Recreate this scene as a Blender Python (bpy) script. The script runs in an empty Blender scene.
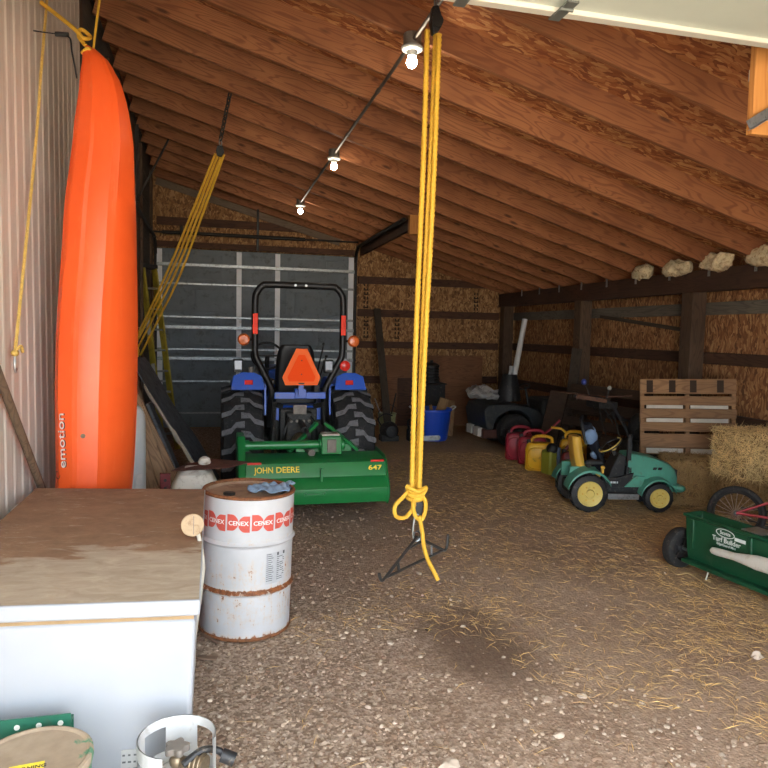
import bpy, bmesh, math, random
from mathutils import Vector, Matrix, Euler
from mathutils.bvhtree import BVHTree
random.seed(7)
R = math.radians
PI = math.pi
sc = bpy.context.scene
col = sc.collection

# ------------------------------------------------------------------ camera
F = 680.0; VPX = 212.0; VPY = 329.0; ROLL = 0.021; H = 1.8
yaw = math.atan((384 - VPX) / F)
pitch = math.atan((384 - (VPY + ROLL * (384 - VPX))) / F)
fwd = Vector((math.sin(yaw) * math.cos(pitch), math.cos(yaw) * math.cos(pitch), -math.sin(pitch)))
r0 = Vector((math.cos(yaw), -math.sin(yaw), 0)); u0 = r0.cross(fwd)
rr = math.atan(ROLL)
CR = math.cos(rr) * r0 + math.sin(rr) * u0
CU = -math.sin(rr) * r0 + math.cos(rr) * u0
EYE = Vector((0, 0, H))
cam = bpy.data.cameras.new('camera'); cam.sensor_width = 36; cam.lens = 36 * F / 768
cam.clip_start = 0.05; cam.clip_end = 500
co = bpy.data.objects.new('camera', cam); col.objects.link(co)
m = Matrix.Identity(4)
for i in range(3):
    m[i][0] = CR[i]; m[i][1] = CU[i]; m[i][2] = -fwd[i]; m[i][3] = EYE[i]
co.matrix_world = m
sc.camera = co

def ray(px, py): return fwd * F + CR * (px - 384) - CU * (py - 384)
def at(px, py, Y):
    d = ray(px, py); return EYE + d * (Y / d.y)
def atX(px, py, X):
    d = ray(px, py); return EYE + d * (X / d.x)
def gnd(px, py, z=0.0):
    d = ray(px, py); return EYE + d * ((z - H) / d.z)

# ------------------------------------------------------------------ materials
def lin(c):
    def f(v):
        v /= 255.0
        return v / 12.92 if v <= 0.04045 else ((v + 0.055) / 1.055) ** 2.4
    return (f(c[0]), f(c[1]), f(c[2]), 1)
class NT:
    def __init__(s, name):
        s.m = bpy.data.materials.new(name); s.m.use_nodes = True
        s.t = s.m.node_tree; s.t.nodes.clear()
        s.out = s.t.nodes.new('ShaderNodeOutputMaterial')
        s.b = s.t.nodes.new('ShaderNodeBsdfPrincipled')
        s.t.links.new(s.b.outputs[0], s.out.inputs[0])
        s.tc = s.t.nodes.new('ShaderNodeTexCoord')
    def n(s, typ, **k):
        x = s.t.nodes.new(typ)
        for a, v in k.items():
            if a.startswith('i_'):
                key = a[2:]
                key = int(key) if key.isdigit() else key.replace('_', ' ')
                x.inputs[key].default_value = v
            else: setattr(x, a, v)
        return x
    def l(s, a, b): s.t.links.new(a, b)
    def coords(s, scale=(1, 1, 1), rot=(0, 0, 0), rnd=True, src='Object'):
        mp = s.n('ShaderNodeMapping'); mp.inputs['Scale'].default_value = scale; mp.inputs['Rotation'].default_value = rot
        if rnd:
            oi = s.n('ShaderNodeObjectInfo')
            ml = s.n('ShaderNodeVectorMath', operation='MULTIPLY_ADD')
            s.l(oi.outputs['Random'], ml.inputs[0]); ml.inputs[1].default_value = (37, 53, 71)
            s.l(s.tc.outputs[src], ml.inputs[2]); s.l(ml.outputs[0], mp.inputs['Vector'])
        else: s.l(s.tc.outputs[src], mp.inputs['Vector'])
        return mp.outputs[0]
    def noise(s, vec, scale=5, detail=4, rough=.6, dist=0):
        x = s.n('ShaderNodeTexNoise'); x.inputs['Scale'].default_value = scale; x.inputs['Detail'].default_value = detail
        x.inputs['Roughness'].default_value = rough; x.inputs['Distortion'].default_value = dist
        s.l(vec, x.inputs['Vector']); return x.outputs['Fac']
    def ramp(s, fac, stops, interp='LINEAR'):
        x = s.n('ShaderNodeValToRGB'); x.color_ramp.interpolation = interp
        e = x.color_ramp.elements
        while len(e) < len(stops): e.new(.5)
        for i, (p, c) in enumerate(stops):
            e[i].position = p; e[i].color = c if len(c) == 4 else (*c, 1)
        s.l(fac, x.inputs[0]); return x.outputs[0]
    def mix(s, fac, a, b, mode='MIX'):
        x = s.n('ShaderNodeMix', data_type='RGBA', blend_type=mode)
        for sock, v in ((x.inputs[0], fac), (x.inputs[6], a), (x.inputs[7], b)):
            if hasattr(v, 'default_value') or hasattr(v, 'is_linked'): s.l(v, sock)
            else: sock.default_value = v
        return x.outputs[2]
    def bump(s, h, strength=.3, dist=.01):
        x = s.n('ShaderNodeBump'); x.inputs['Strength'].default_value = strength; x.inputs['Distance'].default_value = dist
        s.l(h, x.inputs['Height']); s.l(x.outputs[0], s.b.inputs['Normal'])
    def col(s, c):
        if hasattr(c, 'is_linked'): s.l(c, s.b.inputs['Base Color'])
        else: s.b.inputs['Base Color'].default_value = c
    def rough(s, v): s.b.inputs['Roughness'].default_value = v
    def metal(s, v): s.b.inputs['Metallic'].default_value = v

def sh(c, k): return (min(1, c[0] * k), min(1, c[1] * k), min(1, c[2] * k), 1)

def paint(name, rgb, rough=.5, metal=0, var=.18, scale=6, dirt=None, dirt_amt=.35, bump=0.0, bscale=60, coat=0):
    t = NT(name); c = lin(rgb)
    v = t.coords()
    n1 = t.noise(v, scale, 5)
    cc = t.ramp(n1, [(.3, sh(c, 1 - var)), (.7, sh(c, 1 + var * .6))])
    if dirt:
        n2 = t.noise(v, scale * 2.3, 8, .7, .4)
        f = t.ramp(n2, [(.62 - dirt_amt * .35, (0, 0, 0)), (.78 - dirt_amt * .25, (1, 1, 1))])
        cc = t.mix(f, cc, lin(dirt))
    t.col(cc); t.rough(rough); t.metal(metal)
    if coat: t.b.inputs['Coat Weight'].default_value = coat
    if bump: t.bump(t.noise(v, bscale, 3), bump)
    return t.m

def wood(name, light, dark, grain=(1, 18, 18), rough=.75, knots=True, scale=1.0, bump=.25):
    """timber whose grain runs along local X unless grain is permuted"""
    t = NT(name)
    v = t.coords(grain)
    # cathedral grain: contour lines of a smooth noise stretched along the timber
    lg = tuple(.75 * scale if g == min(grain) else 6.0 * scale for g in grain)
    n0 = t.noise(t.coords(lg), 1.0, 2, .45, .35)
    k1 = t.n('ShaderNodeMath', operation='MULTIPLY'); t.l(n0, k1.inputs[0]); k1.inputs[1].default_value = 105
    k2 = t.n('ShaderNodeMath', operation='SINE'); t.l(k1.outputs[0], k2.inputs[0])
    rings = t.ramp(k2.outputs[0], [(.30, (0, 0, 0)), (.95, (1, 1, 1))])
    fine = t.noise(t.coords(tuple(g * (1.5 if g == min(grain) else 5) for g in grain)), 2.0, 5, .65)
    f = t.mix(.36, t.mix(.25, fine, n0), rings)
    cl, cd = lin(light), lin(dark)
    c = t.ramp(f, [(.12, cl), (.45, tuple((a + b) / 2 for a, b in zip(cl, cd))), (.85, cd)])
    big = t.noise(t.coords((.8, .8, .8)), 1.7, 3)
    c = t.mix(t.ramp(big, [(.35, (.55, .55, .55)), (.65, (0, 0, 0))]), c, sh(cd, .8))
    if knots:
        k = t.n('ShaderNodeTexVoronoi'); k.inputs['Scale'].default_value = 1.0
        g = [1 if a == 1 else 3.2 for a in grain]
        t.l(t.coords(tuple(2.0 * a for a in g)), k.inputs['Vector'])
        kf = t.ramp(k.outputs['Distance'], [(.06, (1, 1, 1)), (.15, (0, 0, 0))])
        c = t.mix(kf, c, sh(cd, .42))
    oi = t.n('ShaderNodeObjectInfo')
    c = t.mix(t.ramp(oi.outputs['Random'], [(0, (.35, .35, .35)), (1, (0, 0, 0))]), c, sh(cd, .75))
    t.col(c); t.rough(rough)
    if bump: t.bump(f, bump, .004)
    return t.m

def osb(name, stops, su=7, rot=(0, 0, 0), stretch=(1, 3.2, 3.2), rough=.8):
    t = NT(name)
    outs = []
    for k, ang in enumerate((.35, -.5, 1.3)):
        v = t.n('ShaderNodeTexVoronoi'); v.inputs['Scale'].default_value = su * (1 + .25 * k); v.inputs['Randomness'].default_value = 1
        base = t.coords((1, 1, 1), rnd=False)
        nz = t.n('ShaderNodeTexNoise'); nz.inputs['Scale'].default_value = 5; t.l(base, nz.inputs['Vector'])
        ad = t.n('ShaderNodeVectorMath', operation='MULTIPLY_ADD'); t.l(nz.outputs['Color'], ad.inputs[0]); ad.inputs[1].default_value = (.16, .16, .16); t.l(base, ad.inputs[2])
        mp = t.n('ShaderNodeMapping'); mp.inputs['Rotation'].default_value = (rot[0] * ang, rot[1] * ang, rot[2] * ang); mp.inputs['Scale'].default_value = stretch
        mp.inputs['Location'].default_value = (k * 3.1, k * 1.7, k * 2.3)
        t.l(ad.outputs[0], mp.inputs['Vector']); t.l(mp.outputs[0], v.inputs['Vector'])
        sp = t.n('ShaderNodeSeparateColor'); t.l(v.outputs['Color'], sp.inputs[0])
        outs.append((sp.outputs[0], sp.outputs[1]))
    pick1 = t.ramp(outs[1][1], [(.5, (0, 0, 0)), (.52, (1, 1, 1))]); pick2 = t.ramp(outs[2][1], [(.62, (0, 0, 0)), (.64, (1, 1, 1))])
    f = t.mix(pick1, outs[0][0], outs[1][0]); f = t.mix(pick2, f, outs[2][0])
    fine = t.noise(t.coords(tuple(a * 4 for a in stretch), rnd=False), 9, 3)
    f = t.mix(.25, f, fine)
    c = t.ramp(f, stops)
    big = t.noise(t.coords((1, 1, 1), rnd=False), .8, 3)
    c = t.mix(t.ramp(big, [(.35, (.4, .4, .4)), (.65, (0, 0, 0))]), c, sh(stops[0][1], 1.2))
    t.col(c); t.rough(rough); t.bump(f, .25, .004)
    return t.m

def glow(name, rgb, strength):
    t = NT(name); e = t.n('ShaderNodeEmission'); e.inputs[0].default_value = lin(rgb); e.inputs[1].default_value = strength
    t.l(e.outputs[0], t.out.inputs[0]); return t.m

# ------------------------------------------------------------------ mesh builder
class MB:
    def __init__(s): s.v = []; s.f = []; s.mi = []
    def add(s, vs, fs, mat=0, M=None):
        o = len(s.v)
        for p in vs:
            p = Vector(p); s.v.append(M @ p if M else p)
        for f in fs:
            s.f.append([i + o for i in f]); s.mi.append(mat)
        return s
    def box(s, x0, x1, y0, y1, z0, z1, mat=0, M=None):
        vs = [(x, y, z) for x in (x0, x1) for y in (y0, y1) for z in (z0, z1)]
        return s.add(vs, [(0, 1, 3, 2), (4, 6, 7, 5), (0, 4, 5, 1), (2, 3, 7, 6), (0, 2, 6, 4), (1, 5, 7, 3)], mat, M)
    def bar(s, p0, p1, w, h, up=(0, 0, 1), mat=0):
        p0, p1 = Vector(p0), Vector(p1); d = (p1 - p0); L = d.length; d.normalize()
        up = Vector(up); sx = d.cross(up)
        if sx.length < 1e-4: sx = d.cross(Vector((1, 0, 0)))
        sx.normalize(); u = sx.cross(d).normalized()
        M = Matrix((( d.x, sx.x, u.x, p0.x), (d.y, sx.y, u.y, p0.y), (d.z, sx.z, u.z, p0.z), (0, 0, 0, 1)))
        return s.box(0, L, -w / 2, w / 2, -h / 2, h / 2, mat, M)
    def tube(s, pts, r, n=8, closed=False, mat=0, caps=True, twist=None, lobes=3, depth=.18):
        pts = [Vector(p) for p in pts]; N = len(pts)
        rs = r if isinstance(r, (list, tuple)) else [r] * N
        T = []
        for i in range(N):
            a = pts[(i - 1) % N] if (closed or i > 0) else pts[i]
            b = pts[(i + 1) % N] if (closed or i < N - 1) else pts[i]
            d = b - a
            T.append(d.normalized() if d.length > 1e-9 else Vector((0, 0, 1)))
        up = Vector((0, 0, 1)) if abs(T[0].z) < .9 else Vector((1, 0, 0))
        nrm = (up - T[0] * up.dot(T[0])).normalized()
        vs = []; L = 0
        for i in range(N):
            nrm = nrm - T[i] * nrm.dot(T[i])
            nrm = nrm.normalized() if nrm.length > 1e-9 else T[i].orthogonal().normalized()
            b = T[i].cross(nrm)
            if i: L += (pts[i] - pts[i - 1]).length
            for k in range(n):
                a = 2 * PI * k / n
                q = rs[i]
                if twist: q *= 1 - depth + depth * abs(math.cos(lobes / 2 * (a - 2 * PI * L / twist))) * 1.6
                vs.append(pts[i] + (nrm * math.cos(a) + b * math.sin(a)) * q)
        fs = []
        for i in range(N if closed else N - 1):
            j = (i + 1) % N
            for k in range(n): fs.append((i * n + k, i * n + (k + 1) % n, j * n + (k + 1) % n, j * n + k))
        if caps and not closed:
            fs.append(tuple(reversed(range(n)))); fs.append(tuple((N - 1) * n + k for k in range(n)))
        return s.add(vs, fs, mat)
    def cyl(s, p0, p1, r0, r1=None, n=20, mat=0, caps=True):
        return s.tube([p0, p1], [r0, r0 if r1 is None else r1], n, mat=mat, caps=caps)
    def lathe(s, prof, n=28, M=None, mat=0, cap=True, a0=0, a1=2 * PI):
        vs = []; full = abs(a1 - a0 - 2 * PI) < 1e-6; cnt = n if full else n + 1
        for (r, z) in prof:
            for k in range(cnt):
                a = a0 + (a1 - a0) * k / n
                vs.append((r * math.cos(a), r * math.sin(a), z))
        fs = []
        for i in range(len(prof) - 1):
            for k in range(n):
                k2 = (k + 1) % cnt
                fs.append((i * cnt + k, i * cnt + k2, (i + 1) * cnt + k2, (i + 1) * cnt + k))
        if cap and full:
            if prof[0][0] > 1e-5: fs.append(tuple(reversed(range(cnt))))
            if prof[-1][0] > 1e-5: fs.append(tuple((len(prof) - 1) * cnt + k for k in range(cnt)))
        return s.add(vs, fs, mat, M)
    def prism(s, poly, t0, t1, M=None, mat=0):
        """poly in local XZ, extruded along local Y from t0 to t1"""
        n = len(poly)
        vs = [(x, t0, z) for x, z in poly] + [(x, t1, z) for x, z in poly]
        fs = [tuple(range(n)), tuple(reversed(range(n, 2 * n)))] + [(i, i + n, (i + 1) % n + n, (i + 1) % n) for i in range(n)]
        return s.add(vs, fs, mat, M)
    def loft(s, rings, mat=0, closed=True, caps=True):
        n = len(rings[0]); vs = [p for r_ in rings for p in r_]; fs = []
        for i in range(len(rings) - 1):
            for k in range(n if closed else n - 1):
                fs.append((i * n + k, i * n + (k + 1) % n, (i + 1) * n + (k + 1) % n, (i + 1) * n + k))
        if caps and closed:
            fs.append(tuple(reversed(range(n)))); fs.append(tuple((len(rings) - 1) * n + k for k in range(n)))
        return s.add(vs, fs, mat)
    def ball(s, c, r, n=16, mat=0, M=None):
        r = (r, r, r) if not isinstance(r, (tuple, list)) else r
        h = n // 2; vs = []; c = Vector(c)
        for i in range(1, h):
            a = PI * i / h
            for k in range(n):
                b = 2 * PI * k / n
                vs.append(c + Vector((r[0] * math.sin(a) * math.cos(b), r[1] * math.sin(a) * math.sin(b), r[2] * math.cos(a))))
        top = len(vs); vs.append(c + Vector((0, 0, r[2]))); vs.append(c - Vector((0, 0, r[2])))
        fs = []
        for i in range(h - 2):
            for k in range(n): fs.append((i * n + k, (i + 1) * n + k, (i + 1) * n + (k + 1) % n, i * n + (k + 1) % n))
        for k in range(n):
            fs.append((top, k, (k + 1) % n)); fs.append((top + 1, (h - 2) * n + (k + 1) % n, (h - 2) * n + k))
        return s.add(vs, fs, mat, M)
    def rough(s, amt, f=3.0, seed=0):
        """knock the vertices about with smooth noise"""
        from mathutils import noise as nz
        for i, p in enumerate(s.v):
            q = p * f + Vector((seed, seed * 2.3, seed * .7))
            s.v[i] = p + nz.noise_vector(q) * amt
        return s
    def build(s, name, mats, parent=None, bevel=0, smooth=True, angle=35, sub=0, world=True):
        me = bpy.data.meshes.new(name)
        vs = s.v
        if parent is not None and world:
            inv = MW[parent.name].inverted(); vs = [inv @ Vector(p) for p in vs]
        me.from_pydata([tuple(p) for p in vs], [], s.f); me.validate(); me.update()
        bm = bmesh.new(); bm.from_mesh(me); bmesh.ops.recalc_face_normals(bm, faces=bm.faces); bm.to_mesh(me); bm.free()
        if not isinstance(mats, (list, tuple)): mats = [mats]
        for mm in mats: me.materials.append(mm)
        if len(s.mi) == len(me.polygons):
            me.polygons.foreach_set('material_index', s.mi)
        if smooth:
            me.shade_smooth(); me.set_sharp_from_angle(angle=R(angle))
        o = bpy.data.objects.new(name, me); col.objects.link(o)
        MW[o.name] = MW[parent.name].copy() if parent is not None and parent.name in MW else Matrix.Identity(4)
        if parent is not None: o.parent = parent
        if bevel:
            b = o.modifiers.new('bevel', 'BEVEL'); b.width = bevel; b.segments = 2; b.limit_method = 'ANGLE'; b.angle_limit = R(40)
        if sub:
            b = o.modifiers.new('sub', 'SUBSURF'); b.levels = sub; b.render_levels = sub
        return o
MW = {}
def thing(name, label, cat, loc=(0, 0, 0), rot=(0, 0, 0), group=None):
    o = bpy.data.objects.new(name, None); col.objects.link(o)
    o.location = loc; o.rotation_euler = rot; o.empty_display_size = .1
    MW[o.name] = Matrix.Translation(Vector(loc)) @ Euler(rot).to_matrix().to_4x4()
    return tag(o, label, cat, group)
def tag(o, label, cat, group=None, kind=None):
    o['label'] = label; o['category'] = cat
    if group: o['group'] = group
    if kind: o['kind'] = kind
    return o
def struct(o): o['kind'] = 'structure'; return o
def local(p): return Vector(p)

def spline(pts, n=8, closed=False):
    """Catmull-Rom through pts"""
    P = [Vector(p) for p in pts]; out = []; N = len(P)
    for i in range(N if closed else N - 1):
        a = P[(i - 1) % N] if closed or i > 0 else P[i]; b = P[i]; c = P[(i + 1) % N]
        d = P[(i + 2) % N] if closed or i < N - 2 else c
        for k in range(n):
            t = k / n
            out.append(.5 * ((2 * b) + (c - a) * t + (2 * a - 5 * b + 4 * c - d) * t * t + (3 * b - a - 3 * c + d) * t ** 3))
    if not closed: out.append(P[-1])
    return out
def resample(pts, step):
    pts = [Vector(p) for p in pts]; out = [pts[0]]; acc = 0
    for a, b in zip(pts, pts[1:]):
        L = (b - a).length; t = step - acc
        while t < L:
            out.append(a + (b - a) * (t / L)); t += step
        acc = L - (t - step)
    out.append(pts[-1]); return out

def text_geo(txt, size, extrude=.0015, bold=.0):
    """flat lettering lying in local XY, centred, as vertices and faces"""
    c = bpy.data.curves.new('lettering', 'FONT'); c.body = txt; c.size = size; c.extrude = extrude; c.offset = bold
    c.align_x = 'CENTER'; c.align_y = 'CENTER'; c.resolution_u = 3
    o = bpy.data.objects.new('lettering', c); col.objects.link(o)
    dg = bpy.context.evaluated_depsgraph_get(); me = o.evaluated_get(dg).to_mesh()
    vs = [v.co.copy() for v in me.vertices]; fs = [tuple(p.vertices) for p in me.polygons]
    o.evaluated_get(dg).to_mesh_clear()
    bpy.data.objects.remove(o); bpy.data.curves.remove(c)
    return vs, fs
def frame(o, x, z):
    """matrix with local X along x, local Z along z (the side the lettering faces)"""
    x = Vector(x).normalized(); z = Vector(z); z = (z - x * z.dot(x)).normalized(); y = z.cross(x)
    return Matrix(((x.x, y.x, z.x, o[0]), (x.y, y.y, z.y, o[1]), (x.z, y.z, z.z, o[2]), (0, 0, 0, 1)))
# ------------------------------------------------------------------ palette
M = {}
M['rafter'] = wood('rafter wood', (190, 128, 82), (122, 72, 44), (1, 16, 16), scale=1.1)
M['post'] = wood('post wood', (112, 88, 66), (66, 48, 36), (14, 14, 1), knots=False)
M['beamY'] = wood('header wood', (96, 66, 48), (58, 38, 28), (14, 1, 14))
M['girtX'] = wood('girt wood', (110, 72, 50), (66, 42, 30), (1, 14, 14))
M['girtgrey'] = wood('grey fascia', (146, 128, 108), (104, 86, 70), (1, 14, 14), knots=False)
M['greyboard'] = wood('grey board', (140, 130, 116), (92, 84, 74), (14, 1, 14))
M['osb_roof'] = osb('roof strand board', [(.12, lin((116, 62, 34))), (.38, lin((156, 94, 52))), (.62, lin((184, 122, 72))), (.85, lin((214, 164, 108)))], 8.5, (0, 0, 1.6), (1, 3.2, 1))
M['osb_wallX'] = osb('end wall strand board', [(.12, lin((104, 70, 42))), (.38, lin((146, 104, 64))), (.62, lin((172, 128, 80))), (.85, lin((200, 158, 108)))], 10, (0, .5, 0), (2.6, 1, 1.3))
M['osb_wallY'] = osb('side wall strand board', [(.12, lin((96, 60, 36))), (.38, lin((140, 92, 56))), (.62, lin((168, 118, 74))), (.85, lin((196, 150, 100)))], 10, (.3, 0, 0), (1, 3.4, 1.1))
M['galv'] = paint('galvanised steel', (168, 172, 172), .42, .8, .2, 14, (110, 108, 100), .3)
M['dark_steel'] = paint('dark steel', (52, 50, 48), .55, .5, .2, 14, (84, 60, 44), .2)
M['black_steel'] = paint('black painted steel', (26, 26, 27), .45, .2, .2, 20)
M['black_plastic'] = paint('black plastic', (28, 28, 30), .55, 0, .2, 12, (92, 82, 70), .15)
M['rubber'] = paint('black rubber', (34, 33, 33), .8, 0, .2, 12, (96, 86, 74), .2)
M['white_enamel'] = paint('white enamel', (236, 238, 242), .35, 0, .03, 3, (196, 190, 180), .1)
M['door_grey'] = paint('slate door skin', (110, 119, 124), .55, 0, .12, 3, (80, 80, 78), .25)
M['door_cream'] = paint('cream door skin', (204, 201, 188), .5, 0, .05, 3)
M['door_sage'] = paint('pale sage door face', (196, 204, 192), .5, 0, .05, 3)
M['hinge_grey'] = paint('grey hinge plate', (104, 108, 104), .5, .3, .15, 14)
M['board_new'] = wood('fresh yellow lumber', (222, 158, 84), (184, 118, 56), (14, 14, 1), knots=False)

def metal_wall():
    t = NT('ribbed cream metal'); v = t.coords((1, 1, 1), rnd=False)
    base = t.ramp(t.noise(v, 1.2, 4), [(.35, lin((204, 195, 184))), (.7, lin((218, 209, 198)))])
    st = t.noise(t.coords((1, 22, .7), rnd=False), 1.6, 6, .7)
    c = t.mix(t.ramp(st, [(.48, (0, 0, 0)), (.75, (.55, .55, .55))]), base, lin((162, 144, 128)))
    sp = t.noise(t.coords((1, 6, 2), rnd=False), 7, 8, .75)
    c = t.mix(t.ramp(sp, [(.6, (0, 0, 0)), (.72, (.5, .5, .5))]), c, lin((120, 104, 90)))
    t.col(c); t.rough(.5); return t.m
M['metal_wall'] = metal_wall()

def floor_mat():
    t = NT('dirt and gravel floor'); v = t.coords((1, 1, 1), rnd=False)
    big = t.noise(v, .7, 5, .6, .5); mid = t.noise(v, 4, 6, .65); fine = t.noise(v, 38, 5, .75)
    dirt = t.ramp(mid, [(.3, lin((150, 122, 99))), (.7, lin((190, 158, 130)))])
    dirt = t.mix(t.ramp(big, [(.4, (0, 0, 0)), (.65, (.6, .6, .6))]), dirt, lin((194, 168, 144)))
    vo = t.n('ShaderNodeTexVoronoi'); vo.inputs['Scale'].default_value = 60; t.l(v, vo.inputs['Vector'])
    sp = t.n('ShaderNodeSeparateColor'); t.l(vo.outputs['Color'], sp.inputs[0])
    peb = t.ramp(sp.outputs[0], [(.1, lin((124, 103, 86))), (.5, lin((166, 142, 122))), (.9, lin((200, 178, 158)))])
    # gravel lies thick on the left and thins out to packed dirt in the middle
    sx = t.n('ShaderNodeSeparateXYZ'); t.l(v, sx.inputs[0])
    def mul(a, k, b): 
        x = t.n('ShaderNodeMath', operation='MULTIPLY_ADD'); t.l(a, x.inputs[0]); x.inputs[1].default_value = k
        if hasattr(b, 'is_linked'): t.l(b, x.inputs[2])
        else: x.inputs[2].default_value = b
        return x.outputs[0]
    gx = mul(sx.outputs[0], -.32, mul(mid, .5, .55))
    gmask = t.ramp(gx, [(.1, (.25, .25, .25)), (.6, (.9, .9, .9))])
    c = t.mix(gmask, dirt, peb)
    # straw litter to the right
    sxy = mul(sx.outputs[1], .05, mul(sx.outputs[0], .26, mul(big, .7, -1.08)))
    smask = t.ramp(sxy, [(.25, (0, 0, 0)), (.6, (.75, .75, .75))])
    strawn = t.noise(t.coords((1, 1, 1), rnd=False), 24, 8, .8, 2)
    straw = t.ramp(strawn, [(.3, lin((156, 126, 92))), (.6, lin((212, 176, 124)))])
    c = t.mix(smask, c, straw)
    # a damp brown patch in front of the hanging rope
    dv = t.n('ShaderNodeVectorMath', operation='SUBTRACT'); t.l(v, dv.inputs[0]); dv.inputs[1].default_value = (1.52, 3.62, 0)
    dm = t.n('ShaderNodeVectorMath', operation='MULTIPLY'); t.l(dv.outputs[0], dm.inputs[0]); dm.inputs[1].default_value = (1.9, 1.15, 0)
    ln = t.n('ShaderNodeVectorMath', operation='LENGTH'); t.l(dm.outputs[0], ln.inputs[0])
    wet = t.ramp(mul(mid, .5, mul(ln.outputs['Value'], 1.0, -.25)), [(.35, (.75, .75, .75)), (.8, (0, 0, 0))])
    c = t.mix(wet, c, lin((98, 74, 56)))
    c = t.mix(t.ramp(fine, [(.35, (.45, .45, .45)), (.6, (0, 0, 0))]), c, lin((96, 78, 64)))
    t.col(c); t.rough(.95)
    h = t.mix(.5, fine, vo.outputs['Distance'])
    t.bump(h, .7, .012)
    return t.m
M['floor'] = floor_mat()

# ------------------------------------------------------------------ setting
from mathutils import noise as nz
def floor_h(x, y):
    return .02 * nz.noise(Vector((x * .9, y * .9, 0))) + .008 * nz.noise(Vector((x * 4, y * 4, 3)))
fb = MB(); NX, NY = 150, 260
x0, x1, y0, y1 = -1.6, 6.4, -.6, 13.2
vs = []
for j in range(NY + 1):
    for i in range(NX + 1):
        x = x0 + (x1 - x0) * i / NX; y = y0 + (y1 - y0) * j / NY
        vs.append((x, y, floor_h(x, y) - .012))
fb.add(vs, [(j * (NX + 1) + i, j * (NX + 1) + i + 1, (j + 1) * (NX + 1) + i + 1, (j + 1) * (NX + 1) + i) for j in range(NY) for i in range(NX)])
struct(fb.build('floor', M['floor'], angle=80))
M['yard'] = paint('yard gravel', (196, 180, 160), .95, 0, .2, 1.5)
struct(MB().box(-40, 40, -60, -.55, -.2, -.02).build('ground', M['yard'], smooth=False))

SL = .275
def zr(x): return 4.45 - SL * (x + 1)          # underside of the rafters
XL, XR, YF, YB = -1.0, 5.95, -.3, 12.8
ZT = .21
# left wall: ribbed sheet to the front, boards behind it
prof = []
y = YF
while y < 5.75:
    for dy, dx in ((0, 0), (.09, 0), (.108, .005), (.132, .005), (.15, 0)):
        prof.append((y + dy, XL + dx))
    y += .15
mb = MB(); n = len(prof)
vs = [(x, y, 0) for y, x in prof] + [(x, y, 4.66) for y, x in prof]
mb.add(vs, [(i, i + 1, n + i + 1, n + i) for i in range(n - 1)])
mb.box(XL - .09, XL - .065, YF, YB, -.1, 4.66); mb.box(XL - .06, XL - .03, YF, 5.8, 0, 4.66)
struct(mb.build('wall_left', M['metal_wall'], smooth=False))
M['leftboards'] = wood('old wall boards', (104, 98, 90), (66, 60, 54), (14, 1, 14), knots=False)
mb = MB()
for k in range(24):
    mb.box(XL - .06, XL - .03 + .004 * (k % 2), 5.78, YB, .2 * k, .2 * k + .194)
struct(mb.build('wall_left_rear', M['leftboards'], bevel=.004))
mb = MB()
for yy in (5.82, 7.4, 9.0, 10.6, 12.2):
    mb.box(XL - .03, XL + .01, yy, yy + .12, 0, zr(XL))
o = struct(mb.build('trim_1', M['post'], bevel=.005))
# end wall
mb = MB()
mb.prism([(XL - .06, 3.23), (XR + .05, 3.23), (XR + .05, zr(XR) + .2), (XL - .06, zr(XL) + .26)], YB, YB + .03)
mb.box(XL - .06, -.95, YB, YB + .03, -.1, 3.23); mb.box(2.6, XR + .05, YB, YB + .03, -.1, 3.23); mb.box(XL - .06, XR + .05, YB + .04, YB + .06, -.1, 3.3)
struct(mb.build('wall_back', M['osb_wallX'], smooth=False))
# side wall on the right
mb = MB().box(XR, XR + .03, YF, YB, -.1, zr(XR) + .2)
struct(mb.build('wall_right', M['osb_wallY'], smooth=False))
# front wall with the open doorway the camera stands in
mb = MB()
mb.prism([(XL - .06, 3.15), (XR + .05, 3.15), (XR + .05, zr(XR) + .2), (XL - .06, zr(XL) + .26)], YF - .05, YF - .02)
mb.box(XL - .06, -.88, YF - .05, YF - .02, 0, 3.15); mb.box(2.72, XR + .05, YF - .05, YF - .02, 0, 3.15)
struct(mb.build('wall_front', M['osb_wallX'], smooth=False))
# roof deck
mb = MB()
for (a, b, c, d) in ((-1.5, 6.3, -.8, 13.2),):
    vs = [(x, y, zr(x) + ZT + dz) for x in (a, b) for y in (c, d) for dz in (0, .025)]
    mb.add(vs, [(0, 2, 6, 4), (1, 5, 7, 3), (0, 1, 3, 2), (4, 6, 7, 5), (0, 4, 5, 1), (2, 3, 7, 6)])
struct(mb.build('ceiling', M['osb_roof'], smooth=False))
# rafters: each its own length of timber
SK = .09
ang = math.atan(SL)
for k in range(-8, 11):
    yr = 5.35 + .705 * k
    yl = yr - min(.5, max(0, .16 * k))
    skw = (yr - yl) / 6.6
    L = (5.93 - XL) / math.cos(ang)
    o = MB().box(0, L, -.021, .021, 0, .222).build('rafter_beam', M['rafter'], bevel=.004)
    o.location = (XL, yl, zr(XL)); o.rotation_euler = (0, ang, math.atan(skw))
    struct(o)
# last pieces of roof timber against the end wall
o = MB().box(0, (XR - XL) / math.cos(ang), -.021, .021, 0, .2).build('rafter_beam', M['rafter'], bevel=.004)
o.location = (XL, YB - .03, zr(XL)); o.rotation_euler = (0, ang, 0); struct(o)
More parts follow.
